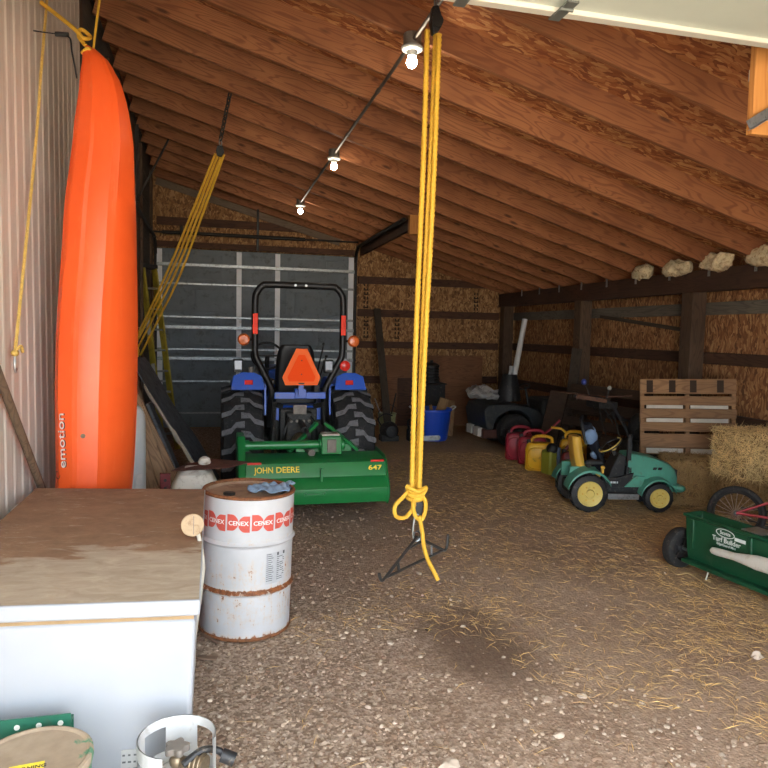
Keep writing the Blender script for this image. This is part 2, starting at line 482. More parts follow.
# header over the posts, with its metal clips
hb = struct(MB().box(5.58, 5.74, YF, YB, 2.36, 2.615).build('beam', M['beamY'], bevel=.006))
mb = MB()
for k in range(-2, 10):
    yy = 5.35 + .705 * k + .04
    c = MB(); c.box(5.572, 5.577, yy - .02, yy + .02, 2.53, 2.67); c.box(5.565, 5.578, yy - .03, yy + .03, 2.65, 2.67)
    c.build('clip', M['galv'], hb)
for yy in (12.6, 9.72, 7.16, 4.5, 1.9):
    o = MB().box(-.1, .1, -.1, .1, 0, 2.36).build('column', M['post'], bevel=.006)
    o.location = (5.68, yy, 0); struct(o)
# girts
for (za, zb, m_) in ((2.10, 2.25, 'greyboard'), (1.50, 1.64, 'beamY'), (.78, .92, 'beamY')):
    struct(MB().box(5.89, 5.95, YF, YB - .02, za, zb).build('girt_beam', M[m_], bevel=.004))
for (za, zb) in ((2.72, 2.86), (2.1, 2.24), (1.50, 1.63), (.82, .96)):
    struct(MB().box(2.68, 5.58, YB - .05, YB, za, zb).build('girt_beam', M['girtX'], bevel=.004))
struct(MB().box(-.96, 2.6, YB - .05, YB, 3.24, 3.34).build('girt_beam', M['girtX'], bevel=.004))
struct(MB().box(-.96, 2.2, YB - .05, YB, 3.62, 3.76).build('girt_beam', M['girtX'], bevel=.004))
o = MB().box(-.02, .02, -.03, 0, 3.23, 3.98).build('trim_2', M['black_steel']); o.location = (at(258, 230, 12.7).x, 12.75, 0); struct(o)
# grey fascia board under the last rafter of the end wall
o = MB().box(0, 3.4, -.02, .02, -.12, .0).build('trim_7', M['girtgrey'], bevel=.004); o.location = (-.95, YB - .04, zr(-.95) - .01); o.rotation_euler = (0, ang, 0); struct(o)
# inked grade stamps on the strand board
M['ink'] = paint('stamp ink', (58, 42, 30), .9)
mb = MB()
for (px, py, hh) in ((366, 295, .5), (366, 326, .45), (397, 326, .5), (476, 303, .45)):
    p = at(px, py, YB - .003)
    for q in range(6):
        zz = p.z - hh / 2 + hh * q / 6
        if q in (0, 3, 4): mb.box(p.x - .05, p.x + .05, p.y - .001, p.y, zz, zz + .025)
        mb.box(p.x - .045, p.x - .02, p.y - .001, p.y, zz, zz + hh / 9); mb.box(p.x + .02, p.x + .045, p.y - .001, p.y, zz, zz + hh / 9)
struct(mb.build('wall_marking', M['ink'], smooth=False))
# plywood sheets standing against the end wall, lower right
M['ply'] = wood('brown sheet', (150, 100, 66), (112, 72, 46), (1, 1, 10), knots=False)
p0 = at(382, 355, YB - .08); p1 = at(480, 438, YB - .08)
o = MB().box(p0.x, p1.x, YB - .09, YB - .055, -.01, p0.z).build('plywood_sheet', M['ply'], bevel=.003)
tag(o, 'wide brown plywood sheet standing against the end wall behind the blue tub', 'plywood')
p0 = at(398, 378, YB - .13); p1 = at(440, 378, YB - .13)
o = MB().box(p0.x, p1.x, YB - .135, YB - .1, -.01, p0.z).build('plywood_sheet', M['girtX'], bevel=.003)
tag(o, 'smaller darker brown sheet leaning in front of the wide plywood', 'plywood')

# ------------------------------------------------------------------ door_1: the closed sectional door in the end wall
d1 = bpy.data.objects.new('door_1', None); col.objects.link(d1); d1['kind'] = 'structure'; MW['door_1'] = Matrix.Identity(4)
zs = [0.0, .27, .85, 1.43, 2.01, 2.6, 3.22]
DX0, DX1 = -.96, 2.6
for a, b in zip(zs, zs[1:]):
    mb = MB(); mb.box(DX0, DX1, YB - .02, YB + .03, a + .004, b - .004)
    if b - a > .4:
        for k in range(6):
            w = (DX1 - DX0) / 6; xa = DX0 + w * k + .06
            # raised frame of each pressed panel
            for (u0, u1, v0, v1) in ((xa, xa + w - .12, a + .09, a + .105), (xa, xa + w - .12, b - .105, b - .09), (xa, xa + .015, a + .09, b - .09), (xa + w - .135, xa + w - .12, a + .09, b - .09)):
                mb.box(u0, u1, YB - .03, YB - .018, v0, v1)
    mb.build('door_panel', M['door_grey'], d1, bevel=.003)
for zz in (.27, .85, 1.43, 2.01, 2.6):
    MB().box(DX0, DX1, YB - .035, YB - .02, zz - .014, zz + .014).build('rail', M['galv'], d1)
for zz in (2.93, 1.82, 1.26):
    mb = MB(); mb.box(DX0, DX1, YB - .07, YB - .03, zz - .028, zz - .02); mb.box(DX0, DX1, YB - .07, YB - .062, zz - .028, zz + .03)
    mb.build('strut', M['galv'], d1)
for px in (239, 277.5):
    xx = at(px, 300, YB - .05).x
    mb = MB()
    for a, b in zip(zs[1:], zs[2:]): mb.box(xx - .045, xx + .045, YB - .042, YB - .03, a + .02, b - .02)
    mb.build('stile', M['white_enamel'], d1)
for xx in (DX0 + .04, DX1 - .06):
    mb = MB()
    for a, b in zip(zs, zs[1:]): mb.box(xx - .05, xx + .05, YB - .042, YB - .03, a + .02, b - .02)
    mb.build('stile', M['white_enamel'], d1)
for xx in (DX0 - .02, DX1 + .02):
    mb = MB(); mb.box(xx - .02, xx + .02, YB - .12, YB - .04, 0, 3.1)
    pts = [(xx, YB - .08, 3.1), (xx, YB - .12, 3.25), (xx, YB - .3, 3.36), (xx, YB - .5, 3.38), (xx, YB - 3.4, 3.40)]
    pts = spline(pts, 4)
    mb.tube(pts, .03, 6); mb.build('track', M['dark_steel'], d1)
mb = MB(); mb.cyl((DX0 - .1, YB - .12, 3.48), (DX1 + .05, YB - .12, 3.48), .016); mb.cyl((DX0 + .1, YB - .12, 3.48), (DX1 - .95, YB - .12, 3.48), .032)
mb.box(DX0 + .4, DX0 + .45, YB - .15, YB - .02, 3.4, 3.6); mb.build('torsion_spring', M['dark_steel'], d1)
# bracing timber beside the right-hand track
mb = MB(); mb.bar((2.72, YB - .1, 3.32), (2.72, 9.2, 3.34), .05, .16); 
o = mb.build('beam', M['beamY']); struct(o)
o = MB().box(2.62, 2.8, 9.1, 9.2, 3.16, 3.42).build('trim_3', M['board_new'], bevel=.004); struct(o)
# vertical track hanger and brackets up on the left side
mb = MB(); mb.bar((-.93, 9.3, 3.4), (-.93, 9.3, 4.35), .04, .04); mb.bar((-.93, 9.3, 3.42), (-.55, 9.3, 4.2), .04, .02)
struct(mb.build('trim_4', M['dark_steel']))

# ------------------------------------------------------------------ door_2: the raised overhead door at the front
d2 = bpy.data.objects.new('door_2', None); col.objects.link(d2); d2['kind'] = 'structure'; MW['door_2'] = Matrix.Identity(4)
DZ = 3.2
for k in range(5):
    a = YF + k * .62; b = a + .615
    mb = MB(); mb.box(-.88, 2.72, a, b, DZ, DZ + .045)
    mb.build('door_panel', M['door_sage'], d2, bevel=.004)
    MB().box(-.88, 2.72, b - .045, b + .004, DZ - .02, DZ + .05).build('rail', M['door_cream'], d2, bevel=.004)
    MB().box(-.88, 2.72, a + .002, a + .03, DZ - .012, DZ + .05).build('rail', M['door_cream'], d2, bevel=.004)
for xx in (1.0, 1.44, 2.6):
    b = YF + 5 * .62
    mb = MB(); mb.box(xx - .025, xx + .025, b - .16, b + .012, DZ - .028, DZ - .02); mb.cyl((xx - .03, b - .1, DZ - .03), (xx + .03, b - .1, DZ - .03), .008)
    mb.build('hinge', M['hinge_grey'], d2)
for xx in (-.92, 2.78):
    MB().box(xx - .02, xx + .02, YF, 3.15, DZ - .03, DZ + .03).build('track', M['galv'], d2)
o = MB().box(2.685, 2.92, 3.02, 3.06, 2.86, zr(2.7) + .1).build('trim_5', M['board_new'], bevel=.003); struct(o)
mb = MB()
p0 = Vector((2.63, 2.985, 2.885)); p1 = Vector((3.3, 2.985, 3.3))
mb.bar(p0, p1, .003, .05, (0, 0, 1)); mb.bar(p0 + Vector((0, -.02, -.025)), p1 + Vector((0, -.02, -.025)), .04, .003, (0, 0, 1))
struct(mb.build('trim_6', M['galv']))

# ------------------------------------------------------------------ insulation stuffed over the header
M['insul'] = paint('yellowed insulation', (226, 208, 168), .95, 0, .3, 9, (150, 110, 70), .4, .6, 30)
for i, (ya, yb, lab) in enumerate(((7.02, 7.52, 'crumpled cream insulation wad over the header left of the second post'),
                             (6.34, 6.83, 'crumpled cream insulation wad over the header just past the second post'),
                             (5.65, 6.14, 'crumpled cream insulation wad over the header nearest the doorway'),
                             (7.76, 8.16, 'small flattened insulation wad over the header midway between the posts'))):
    b = MB().ball((5.50, (ya + yb) / 2, 2.665), (.09, (yb - ya) / 2, .10), 28); b.rough(.05, 9, i); b.rough(.02, 30, i)
    o = b.build('insulation_wad', M['insul'], angle=60)
    tag(o, lab, 'insulation', 'insulation stuffed between the rafters')

# ------------------------------------------------------------------ ceiling lights on their conduit
M['conduit'] = paint('conduit steel', (96, 88, 80), .55, .4, .15, 12)
M['porcelain'] = paint('white porcelain', (150, 150, 146), .4, 0, .05, 6)
M['jbox'] = paint('grey junction box', (128, 124, 116), .5, .5, .15, 12)
M['bulb'] = glow('lit bulb', (255, 240, 214), 30)
LX = 1.32
def lz(): return zr(LX) - .005
lights_y = (4.63, 7.73, 10.75)
mb = MB(); mb.cyl((LX, 2.4, lz() - .02), (LX, 10.78, lz() - .02), .014, n=10)
for yy in (5.6, 6.9, 8.6, 9.6): mb.cyl((LX, yy, lz() - .02), (LX, yy + .05, lz() - .02), .019, n=10)
o = mb.build('conduit_pipe', M['conduit']); tag(o, 'thin grey metal conduit running back along the rafters between the bulbs', 'conduit')
for yy, lab in zip(lights_y, ('nearest lit bulb in a round white holder beside the hanging rope pulley',
                              'middle lit bulb of three along the ceiling conduit', 'farthest lit bulb of three at the end of the ceiling conduit')):
    t = thing('ceiling_bulb', lab, 'light', (LX, yy, lz()), group='bare bulbs along the ceiling conduit')
    z = lz()
    MB().lathe([(.0, 0), (.062, 0), (.062, -.085), (0, -.085)], 20, Matrix.Translation((LX, yy, z + .03))).build('junction_box', M['jbox'], t, bevel=.004)
    MB().lathe([(0, 0), (.074, 0), (.078, -.012), (.07, -.022), (.036, -.03), (.03, -.062), (0, -.062)], 24, Matrix.Translation((LX, yy, z - .055))).build('lamp_holder', M['porcelain'], t)
    MB().lathe([(.016, .03), (.017, .02), (.026, .006), (.037, -.018), (.037, -.034), (.026, -.056), (.012, -.065), (0, -.067)], 20, Matrix.Translation((LX, yy, z - .13))).build('bulb', M['bulb'], t, angle=80)
# ------------------------------------------------------------------ chest freezer
def dusty_lid():
    t = NT('dust caked lid'); v = t.coords((1, 1, 1), rnd=False)
    n1 = t.noise(t.coords((1, 1.6, 1), rnd=False), 2.6, 7, .62, .5)
    sy = t.n('ShaderNodeSeparateXYZ'); t.l(v, sy.inputs[0])
    def lin2(sock, k, b):
        x = t.n('ShaderNodeMath', operation='MULTIPLY_ADD'); t.l(sock, x.inputs[0]); x.inputs[1].default_value = k
        if hasattr(b, 'is_linked'): t.l(b, x.inputs[2])
        else: x.inputs[2].default_value = b
        return x.outputs[0]
    # the far and middle part is thick with brown soil, the near strip is only filmed
    f = lin2(sy.outputs[1], .62, lin2(sy.outputs[0], -.22, lin2(n1, 1.2, -.25)))
    thick = t.ramp(f, [(.09, (0, 0, 0)), (.19, (1, 1, 1))])
    film = t.ramp(t.noise(t.coords((1.5, 4, 1), rnd=False), 5, 6, .7, .8), [(.3, lin((150, 134, 116))), (.7, lin((182, 168, 150)))])
    soil = t.ramp(t.noise(v, 9, 6, .7), [(.3, lin((120, 92, 70))), (.7, lin((148, 116, 90)))])
    pat = t.noise(t.coords((1, 2.2, 1), rnd=False), 6, 6, .7, .8)
    thick = t.mix(t.ramp(pat, [(.58, (0, 0, 0)), (.70, (.75, .75, .75))]), thick, (0, 0, 0, 1))
    c = t.mix(thick, film, soil)
    scr = t.noise(t.coords((1.2, 7, 1), rot=(0, 0, .25), rnd=False), 3.2, 4, .55, 1.6)
    ms = t.noise(v, 2.1, 2)
    ln_ = t.ramp(scr, [(.485, (0, 0, 0)), (.497, (1, 1, 1)), (.503, (1, 1, 1)), (.515, (0, 0, 0))])
    c = t.mix(t.mix(t.ramp(ms, [(.5, (0, 0, 0)), (.6, (.7, .7, .7))]), (0, 0, 0, 1), ln_), c, lin((170, 150, 126)))
    t.col(c); t.rough(.9); t.bump(n1, .35, .01); return t.m
M['lid_dust'] = dusty_lid()
def freezer_white():
    t = NT('freezer white'); v = t.coords((1, 1, 1), rnd=False)
    c = t.ramp(t.noise(v, 2, 3), [(.3, lin((150, 153, 159))), (.7, lin((160, 163, 169)))])
    s1 = t.noise(t.coords((3, 3, 40), rnd=False), 3, 6, .8)
    c = t.mix(t.ramp(s1, [(.68, (0, 0, 0)), (.78, (.35, .35, .35))]), c, lin((150, 146, 142)))
    t.col(c); t.rough(.38); return t.m
M['freezer'] = freezer_white()
M['gasket'] = paint('yellowed gasket', (150, 124, 88), .7, 0, .2, 20)
tf = thing('chest_freezer', 'long white chest freezer with a soil-caked lid along the left wall', 'freezer', (-.53, 3.13, 0), (0, .042, 0))
mx = MW[tf.name]
FX0, FX1, FY0, FY1 = -.435, .455, -.815, .835
def L_(mb):  # local mesh: shift from thing space to world so build() can undo it
    mb.v = [mx @ p for p in mb.v]; return mb
L_(MB().box(FX0 + .012, FX1 - .012, FY0 + .012, FY1 - .01, .02, .835)).build('body', M['freezer'], tf, bevel=.018)
L_(MB().box(FX0 + .02, FX1 - .02, FY0 + .02, FY1 - .02, .833, .852)).build('gasket', M['gasket'], tf)
lid = MB().box(FX0, FX1, FY0, FY1, .85, .905)
o = L_(lid).build('lid', M['freezer'], tf, bevel=.008)
g = MB(); N = 40
vs = [(FX0 + .006 + (FX1 - FX0 - .012) * i / N, FY0 + .006 + (FY1 - FY0 - .012) * j / N, .907 + .001 * nz.noise(Vector((i * .4, j * .4, 0))) ) for j in range(N + 1) for i in range(N + 1)]
g.add(vs, [(j * (N + 1) + i, j * (N + 1) + i + 1, (j + 1) * (N + 1) + i + 1, (j + 1) * (N + 1) + i) for j in range(N) for i in range(N)])
d = L_(g).build('dust_layer', M['lid_dust'], o); d['label'] = 'brown soil and tan dust film on top'
d['kind'] = 'stuff'
for sx in (FX0 + .06, FX1 - .06):
    for sy in (FY0 + .06, FY1 - .06): L_(MB().cyl((sx, sy, -.01), (sx, sy, .03), .03, n=12)).build('foot', M['black_plastic'], tf)
for sy in (-.3, .45): L_(MB().box(FX0 - .012, FX0 + .002, sy - .06, sy + .06, .78, .9)).build('hinge', M['galv'], tf)
# notice stuck low on the front
M['paper'] = paint('aged paper', (178, 178, 176), .8)
M['print'] = paint('grey print', (96, 96, 98), .8)
p = atX(131, 725, mx.translation.x); q = at(131, 728, 2.30)
sp = mx.inverted() @ q
lb = L_(MB().box(sp.x - .03, sp.x + .03, FY0 + .008, FY0 + .0115, sp.z - .33, sp.z - .09)).build('notice_label', M['paper'], tf, smooth=False)
pr = MB()
for r_ in range(9):
    zz = sp.z - .105 - r_ * .024
    for c_ in range(3):
        if random.random() < .85:
            x_ = sp.x - .026 + c_ * .018
            pr.box(x_, x_ + random.uniform(.007, .015), FY0 + .0072, FY0 + .008, zz - .006, zz)
L_(pr).build('print', M['print'], lb, smooth=False)

# round lid-like disc lying over the freezer's right edge
M['pale_strip'] = paint('pale worn strip', (186, 180, 168), .7, 0, .15, 10)
M['disc'] = paint('dusty plywood disc', (176, 152, 122), .85, 0, .15, 12, (130, 104, 80), .3)
t = thing('wooden_paddle', 'round-headed dusty tan paddle stuck upright between freezer edge and steel drum', 'paddle', (-.035, 3.0, 0))
pc_ = at(192.5, 525, 2.97); fN = Vector((0, -1, .18)).normalized()
Lm = frame(pc_, (1, 0, 0), fN)
b = MB().lathe([(0, -.005), (.044, -.005), (.048, -.002), (.048, .003), (.044, .006), (0, .006)], 36, Lm)
b.build('head', M['disc'], t)
MB().box(.004, .006, -.04, .04, .0055, .0068, M=Lm).build('seam', M['print'], t)
pe = at(194, 634, 3.0); pm_ = at(200, 590, 2.99)
b = MB().tube(spline([pc_ + Vector((.022, .006, -.035)), pm_ + Vector((.012, 0, .12)), pm_, pe, pe + Vector((-.004, .01, -.14))], 6), [.009] * 7 + [.011] * 6 + [.013] * 6 + [.011] * 6, 8)
b.build('handle', M['pale_strip'], t)

# ------------------------------------------------------------------ steel drum
def drum_mat():
    t = NT('white rusting drum paint'); v = t.coords((1, 1, 1), rnd=False)
    c = t.ramp(t.noise(v, 3, 4), [(.3, lin((186, 185, 186))), (.7, lin((204, 204, 206)))])
    sz = t.n('ShaderNodeSeparateXYZ'); t.l(v, sz.inputs[0])
    def band(z0, z1, z2, z3):
        mr = t.n('ShaderNodeMapRange'); t.l(sz.outputs[2], mr.inputs[0]); mr.inputs[1].default_value = 0; mr.inputs[2].default_value = .9
        return t.ramp(mr.outputs[0], [(z0 / .9, (0, 0, 0)), (z1 / .9, (1, 1, 1)), (z2 / .9, (1, 1, 1)), (z3 / .9, (0, 0, 0))])
    def mth(op, a, b):
        x = t.n('ShaderNodeMath', operation=op)
        for i, q in enumerate((a, b)):
            if hasattr(q, 'is_linked'): t.l(q, x.inputs[i])
            else: x.inputs[i].default_value = q
        return x.outputs[0]
    ns = t.noise(v, 26, 7, .75); nst = t.noise(t.coords((14, 14, 2.2), rnd=False), 2.4, 6, .7)
    w = mth('MAXIMUM', mth('MULTIPLY', band(.262, .28, .295, .312), .8), mth('MULTIPLY', band(-.1, -.05, .012, .06), .7))
    w = mth('MAXIMUM', w, mth('MULTIPLY', band(.02, .1, .42, .58), .34))
    w = mth('MAXIMUM', w, mth('MULTIPLY', band(.85, .866, .9, .95), .8))
    w = mth('MAXIMUM', w, mth('MULTIPLY', band(.56, .575, .595, .61), .25))
    f = mth('ADD', mth('MULTIPLY', w, .34), mth('MULTIPLY', mth('ADD', ns, nst), .5))
    rust = t.ramp(t.noise(v, 40, 5), [(.3, lin((92, 52, 30))), (.6, lin((150, 92, 54)))])
    halo = t.ramp(f, [(.6, (0, 0, 0)), (.72, (.6, .6, .6))])
    c = t.mix(halo, c, lin((206, 176, 142)))
    c = t.mix(t.ramp(f, [(.685, (0, 0, 0)), (.72, (1, 1, 1))]), c, rust)
    t.col(c); t.rough(.5); t.bump(f, .1, .003); return t.m
M['drum'] = drum_mat()
def rust_top():
    t = NT('rusted drum head'); v = t.coords((1, 1, 1), rnd=False)
    n1 = t.noise(v, 5, 7, .65, .3)
    c = t.ramp(n1, [(.3, lin((128, 104, 88))), (.5, lin((158, 130, 106))), (.62, lin((136, 106, 84))), (.75, lin((186, 166, 146)))])
    t.col(c); t.rough(.85); t.bump(n1, .25, .006); return t.m
M['drumhead'] = rust_top()
M['rust'] = paint('rusty steel', (138, 88, 54), .85, .2, .35, 18, (84, 52, 34), .4, .3)
DR = .272
td = thing('steel_drum', 'white steel drum with red lettered band and rusty head beside the freezer', 'drum', (.195, 4.15, 0), (0, .028, 0))
mx2 = MW[td.name]
def D_(mb): mb.v = [mx2 @ Vector((p.x, p.y, p.z * .965)) for p in mb.v]; return mb
prof = [(DR - .006, 0), (DR, .012), (DR, .27), (DR + .004, .275), (DR + .014, .288), (DR + .004, .301), (DR, .306), (DR, .565), (DR + .004, .57), (DR + .014, .583), (DR + .004, .596), (DR, .601), (DR, .862)]
D_(MB().lathe(prof, 64, cap=False).lathe([(0, .001), (DR - .006, .0)], 64, cap=False)).build('shell', M['drum'], td)
D_(MB().lathe([(0, .842), (DR - .02, .842), (DR - .012, .85), (DR - .012, .868)], 64, cap=False)).build('head', M['drumhead'], td)
D_(MB().tube([(DR * math.cos(a) * .985, DR * math.sin(a) * .985, .866) for a in [2 * PI * k / 64 for k in range(64)]], .011, 8, closed=True)).build('rim', M['rust'], td)
D_(MB().tube([(DR * math.cos(a) * .985, DR * math.sin(a) * .985, .008) for a in [2 * PI * k / 64 for k in range(64)]], .012, 8, closed=True)).build('bottom_chime', M['rust'], td)
D_(MB().lathe([(0, .842), (.034, .842), (.036, .853), (.03, .858), (0, .858)], 20, Matrix.Translation((-.12, -.05, 0)))).build('bung_cap', M['dark_steel'], td)
M['logo_red'] = paint('drum red print', (204, 84, 70), .6, 0, .15, 30)
M['logo_white'] = paint('drum white print', (232, 230, 228), .6)
def wrap(mb, r):    # flat x,z print wrapped about the drum: x is arc length from the front
    out = []
    for p in mb.v:
        a = -PI / 2 + p.x / DR; rad = r - p.y
        out.append(Vector((rad * math.cos(a), rad * math.sin(a), p.z)))
    mb.v = out; return mb
def half_logo(mb, x0, w, z0, h, flip):
    # a D shaped half: straight inner edge, rounded outer corners, cut into strips so that it bends round the drum
    S = 10
    for i in range(S):
        u0, u1 = i / S, (i + 1) / S
        def hh(u):
            u = u if flip else 1 - u          # rounded where u -> 1
            k = max(0, (u - .45) / .55)
            return h / 2 * (1 - .6 * k * k)
        a, b_ = hh(u0), hh(u1)
        zc = z0 + (0.004 if flip else -.004)
        vs = [(x0 + w * u0, 0, zc - a), (x0 + w * u1, 0, zc - b_), (x0 + w * u1, 0, zc + b_), (x0 + w * u0, 0, zc + a)]
        mb.add(vs, [(0, 1, 2, 3)])
P_ = .148
tv, tfc = text_geo('CENEX', .036, 0, .0006)
P_ = 2 * PI * DR / 12
for k in range(12):
    xc = (k - 5.5) * P_
    band = MB(); half_logo(band, xc - .066, .064, .72, .098, True); half_logo(band, xc + .002, .064, .72, .098, False)
    eo = D_(wrap(band, DR + .0012)).build('red_emblem', M['logo_red'], td, angle=80)
    let = MB().add([(xc + v.x, -.0012, .72 + v.y) for v in tv], tfc)
    D_(wrap(let, DR + .0012)).build('lettering', M['logo_white'], eo, smooth=False)
lab = MB()
for i in range(6): lab.add([(.095 + .024 * i, 0, .34), (.119 + .024 * i, 0, .34), (.119 + .024 * i, 0, .53), (.095 + .024 * i, 0, .53)], [(0, 1, 2, 3)])
M['drum_label'] = paint('faded drum label', (190, 191, 194), .7)
lb = D_(wrap(lab, DR + .001)).build('label', M['drum_label'], td)
pr = MB()
for c0, wd in ((.10, .05), (.17, .064)):
    for r_ in range(14):
        zz = .525 - r_ * .0125
        if c0 > .15 and r_ == 0: pr.box(c0, c0 + wd, -.0012, -.0006, zz - .017, zz + .002); continue
        if c0 > .15 and r_ == 1: continue
        pr.box(c0, c0 + wd * random.uniform(.55, 1), -.0012, -.0006, zz - .004, zz)
D_(wrap(pr, DR + .001)).build('print', M['print'], lb, smooth=False)
# rag on the drum
M['rag'] = paint('faded blue cloth', (138, 162, 190), .95, 0, .2, 14, (96, 108, 124), .25, .4, 40)
N = 22; b = MB(); vs = []
for j in range(N + 1):
    for i in range(N + 1):
        u, v = i / N - .5, j / N - .5
        z = .018 + .014 * math.sin(u * 15 + v * 5) * math.cos(v * 12 + u * 3) + .016 * abs(nz.noise(Vector((u * 5, v * 5, 1))))
        edge = 1 - .25 * nz.noise(Vector((u * 3, v * 3, 9)))
        vs.append(mx2 @ Vector((.14 + .26 * u * edge + .05 * v, .02 + .2 * v * edge, .822 + max(.004, z))))
b.add(vs, [(j * (N + 1) + i, j * (N + 1) + i + 1, (j + 1) * (N + 1) + i + 1, (j + 1) * (N + 1) + i) for j in range(N) for i in range(N)])
o = b.build('cloth_rag', M['rag'], angle=80); so_ = o.modifiers.new('solid', 'SOLIDIFY'); so_.thickness = .004
tag(o, 'crumpled faded blue rag lying on the head of the white drum', 'rag')

# ------------------------------------------------------------------ propane cylinder in front of the freezer
M['tank_white'] = paint('white tank paint', (186, 186, 186), .45, 0, .05, 6, (150, 140, 128), .18)
M['tank_worn'] = paint('worn tank shoulder', (196, 192, 186), .6, 0, .25, 18, (132, 122, 112), .5)
M['brass'] = paint('weathered brass', (134, 118, 96), .45, .7, .25, 24, (104, 92, 76), .3)
M['valve_grey'] = paint('cast grey knob', (122, 114, 106), .6, .4, .25, 24)
pc = gnd(177, 745, .42); px_, py_ = -.105, 2.11
t = thing('propane_tank', 'white propane cylinder with open collar standing before the freezer corner', 'propane tank', (px_, py_, 0))
T0 = Matrix.Translation((px_, py_, .075))
MB().lathe([(0, .04), (.07, .045), (.12, .07), (.15, .11), (.155, .15), (.155, .23), (.148, .27), (.12, .31), (.07, .335), (.03, .342), (0, .342)], 40, T0).build('tank_body', M['tank_worn'], t)
MB().lathe([(.10, -.075), (.105, -.075), (.105, .06), (.10, .06), (.10, -.075)], 32, T0, cap=False).build('foot_ring', M['tank_white'], t)
cb = MB(); CRAD = .118
def csh(a0, a1, z0, z1): cb.lathe([(CRAD - .003, z0), (CRAD, z0), (CRAD, z1), (CRAD - .003, z1), (CRAD - .003, z0)], max(3, int((a1 - a0) / .12)), T0, cap=False, a0=a0, a1=a1)
g0, g1 = R(-72), R(255 - 0)      # opening toward the camera's right front
A0 = R(-20)
for a0, a1, z0, z1 in ((-20, 252, .435, .465), (-20, 252, .31, .352), (-20, 22, .31, .465), (60, 110, .31, .465), (150, 178, .31, .465), (215, 252, .31, .465), (178, 215, .31, .37), (178, 215, .42, .465)):
    csh(R(a0), R(a1), z0, z1)
cb.build('collar', M['tank_white'], t)
v_ = MB(); v_.cyl((px_, py_, .41), (px_, py_, .475), .017); v_.ball((px_, py_, .46), .024)
v_.cyl((px_, py_, .46), (px_ + .055, py_ - .03, .46), .017); v_.build('valve', M['brass'], t)
kn = MB(); pr_ = [(.034 + .006 * math.cos(5 * a), a) for a in [2 * PI * k / 40 for k in range(40)]]
kn.add([(px_ + r_ * math.cos(a), py_ + .0 + r_ * math.sin(a), z) for z in (.49, .512) for r_, a in pr_], [tuple(range(40)), tuple(range(40, 80))] + [(i, (i + 1) % 40, 40 + (i + 1) % 40, 40 + i) for i in range(40)])
kn.cyl((px_, py_, .47), (px_, py_, .493), .009); kn.build('knob', M['valve_grey'], t, bevel=.003)
c_ = MB(); c_.cyl((px_ + .045, py_ - .022, .46), (px_ + .085, py_ - .045, .46), .026, .03)
for q in range(3): c_.tube([(px_ + .052 + .012 * q + .0 + .031 * math.cos(a) * .5, py_ - .026 - .0065 * q + .031 * math.cos(a) * .87, .46 + .031 * math.sin(a)) for a in [2 * PI * k / 20 for k in range(20)]], .003, 6, closed=True)
c_.build('coupling', M['brass'], t)
h_ = MB(); h_.tube(spline([(px_ + .02, py_ - .05, .475), (px_ + .075, py_ - .02, .495), (px_ + .125, py_ + .0, .475), (px_ + .15, py_ - .01, .45)], 6), .011, 8)
h_.cyl((px_ + .135, py_ - .005, .463), (px_ + .175, py_ - .015, .447), .021, n=14); h_.build('plug', M['black_plastic'], t)

# ------------------------------------------------------------------ dusty green drum at the lower left corner
M['green_drum'] = paint('green drum paint', (44, 112, 84), .5, 0, .15, 6, (150, 138, 118), .35)
def dusty_green():
    tt = NT('dusty green drum lid'); v = tt.coords((1, 1, 1), rnd=False)
    n1 = tt.noise(v, 4.5, 6, .65, .6)
    c = tt.mix(tt.ramp(n1, [(.56, (0, 0, 0)), (.61, (.9, .9, .9))]), tt.ramp(tt.noise(v, 12, 5), [(.3, lin((140, 122, 102))), (.7, lin((166, 148, 126)))]), lin((70, 128, 96)))
    tt.col(c); tt.rough(.85); return tt.m
M['green_lid'] = dusty_green()
gx, gy, gz, gr = -.495, 2.03, .575, .155
t = thing('grease_drum', 'small green drum with a dusty tan lid at the lower left corner', 'drum', (gx, gy, 0))
G0 = Matrix.Translation((gx, gy, 0))
MB().lathe([(gr - .005, 0), (gr, .01), (gr, .16), (gr + .007, .17), (gr, .18), (gr, .34), (gr + .007, .35), (gr, .36), (gr, gz - .015)], 48, G0).build('shell', M['green_drum'], t)
MB().lathe([(gr + .004, gz - .03), (gr + .007, gz - .015), (gr + .005, gz - .002), (gr - .004, gz), (gr - .012, gz - .006), (0, gz - .006)], 48, G0).build('lid', M['green_lid'], t)
M['label_yellow'] = paint('yellow label', (238, 214, 60), .6, 0, .05)
lp = gnd(32, 766, gz)
Lm = frame((lp.x, lp.y, gz - .0052), (1, .12, 0), (0, 0, 1))
o = MB().box(-.06, .03, -.022, .022, 0, .0008, M=Lm).build('warning_label', M['label_yellow'], t, smooth=False)
tv, tfc = text_geo('WARNING', .02, .0003, .0004)
MB().add([(v.x - .012, v.y, v.z + .0012) for v in tv], tfc, 0, Lm).build('lettering', M['black_plastic'], o, smooth=False)

# green perforated steel shelf panel standing behind it
M['green_steel'] = paint('dark green steel', (30, 94, 72), .5, .1, .15, 8, (70, 70, 56), .2)
pR = at(71, 716, 2.225)
t = thing('steel_shelf_panel', 'dark green perforated steel panel standing between green drum and freezer', 'panel', (-.7, 2.27, 0))
b = MB(); b.box(-.97, pR.x, 2.262, 2.268, 0, pR.z - .02); b.box(-.97, pR.x, 2.225, 2.268, pR.z - .022, pR.z - .018); b.box(-.97, pR.x, 2.222, 2.226, pR.z - .045, pR.z + .01)
b.build('panel', M['green_steel'], t)
M['hole'] = paint('bare pale metal', (214, 216, 208), .5)
for k in range(6):
    xx = pR.x - .03 - k * .062
    MB().cyl((xx, 2.2205, pR.z - .017), (xx, 2.2222, pR.z - .017), .0085, n=12).build('hole', M['hole'], t)

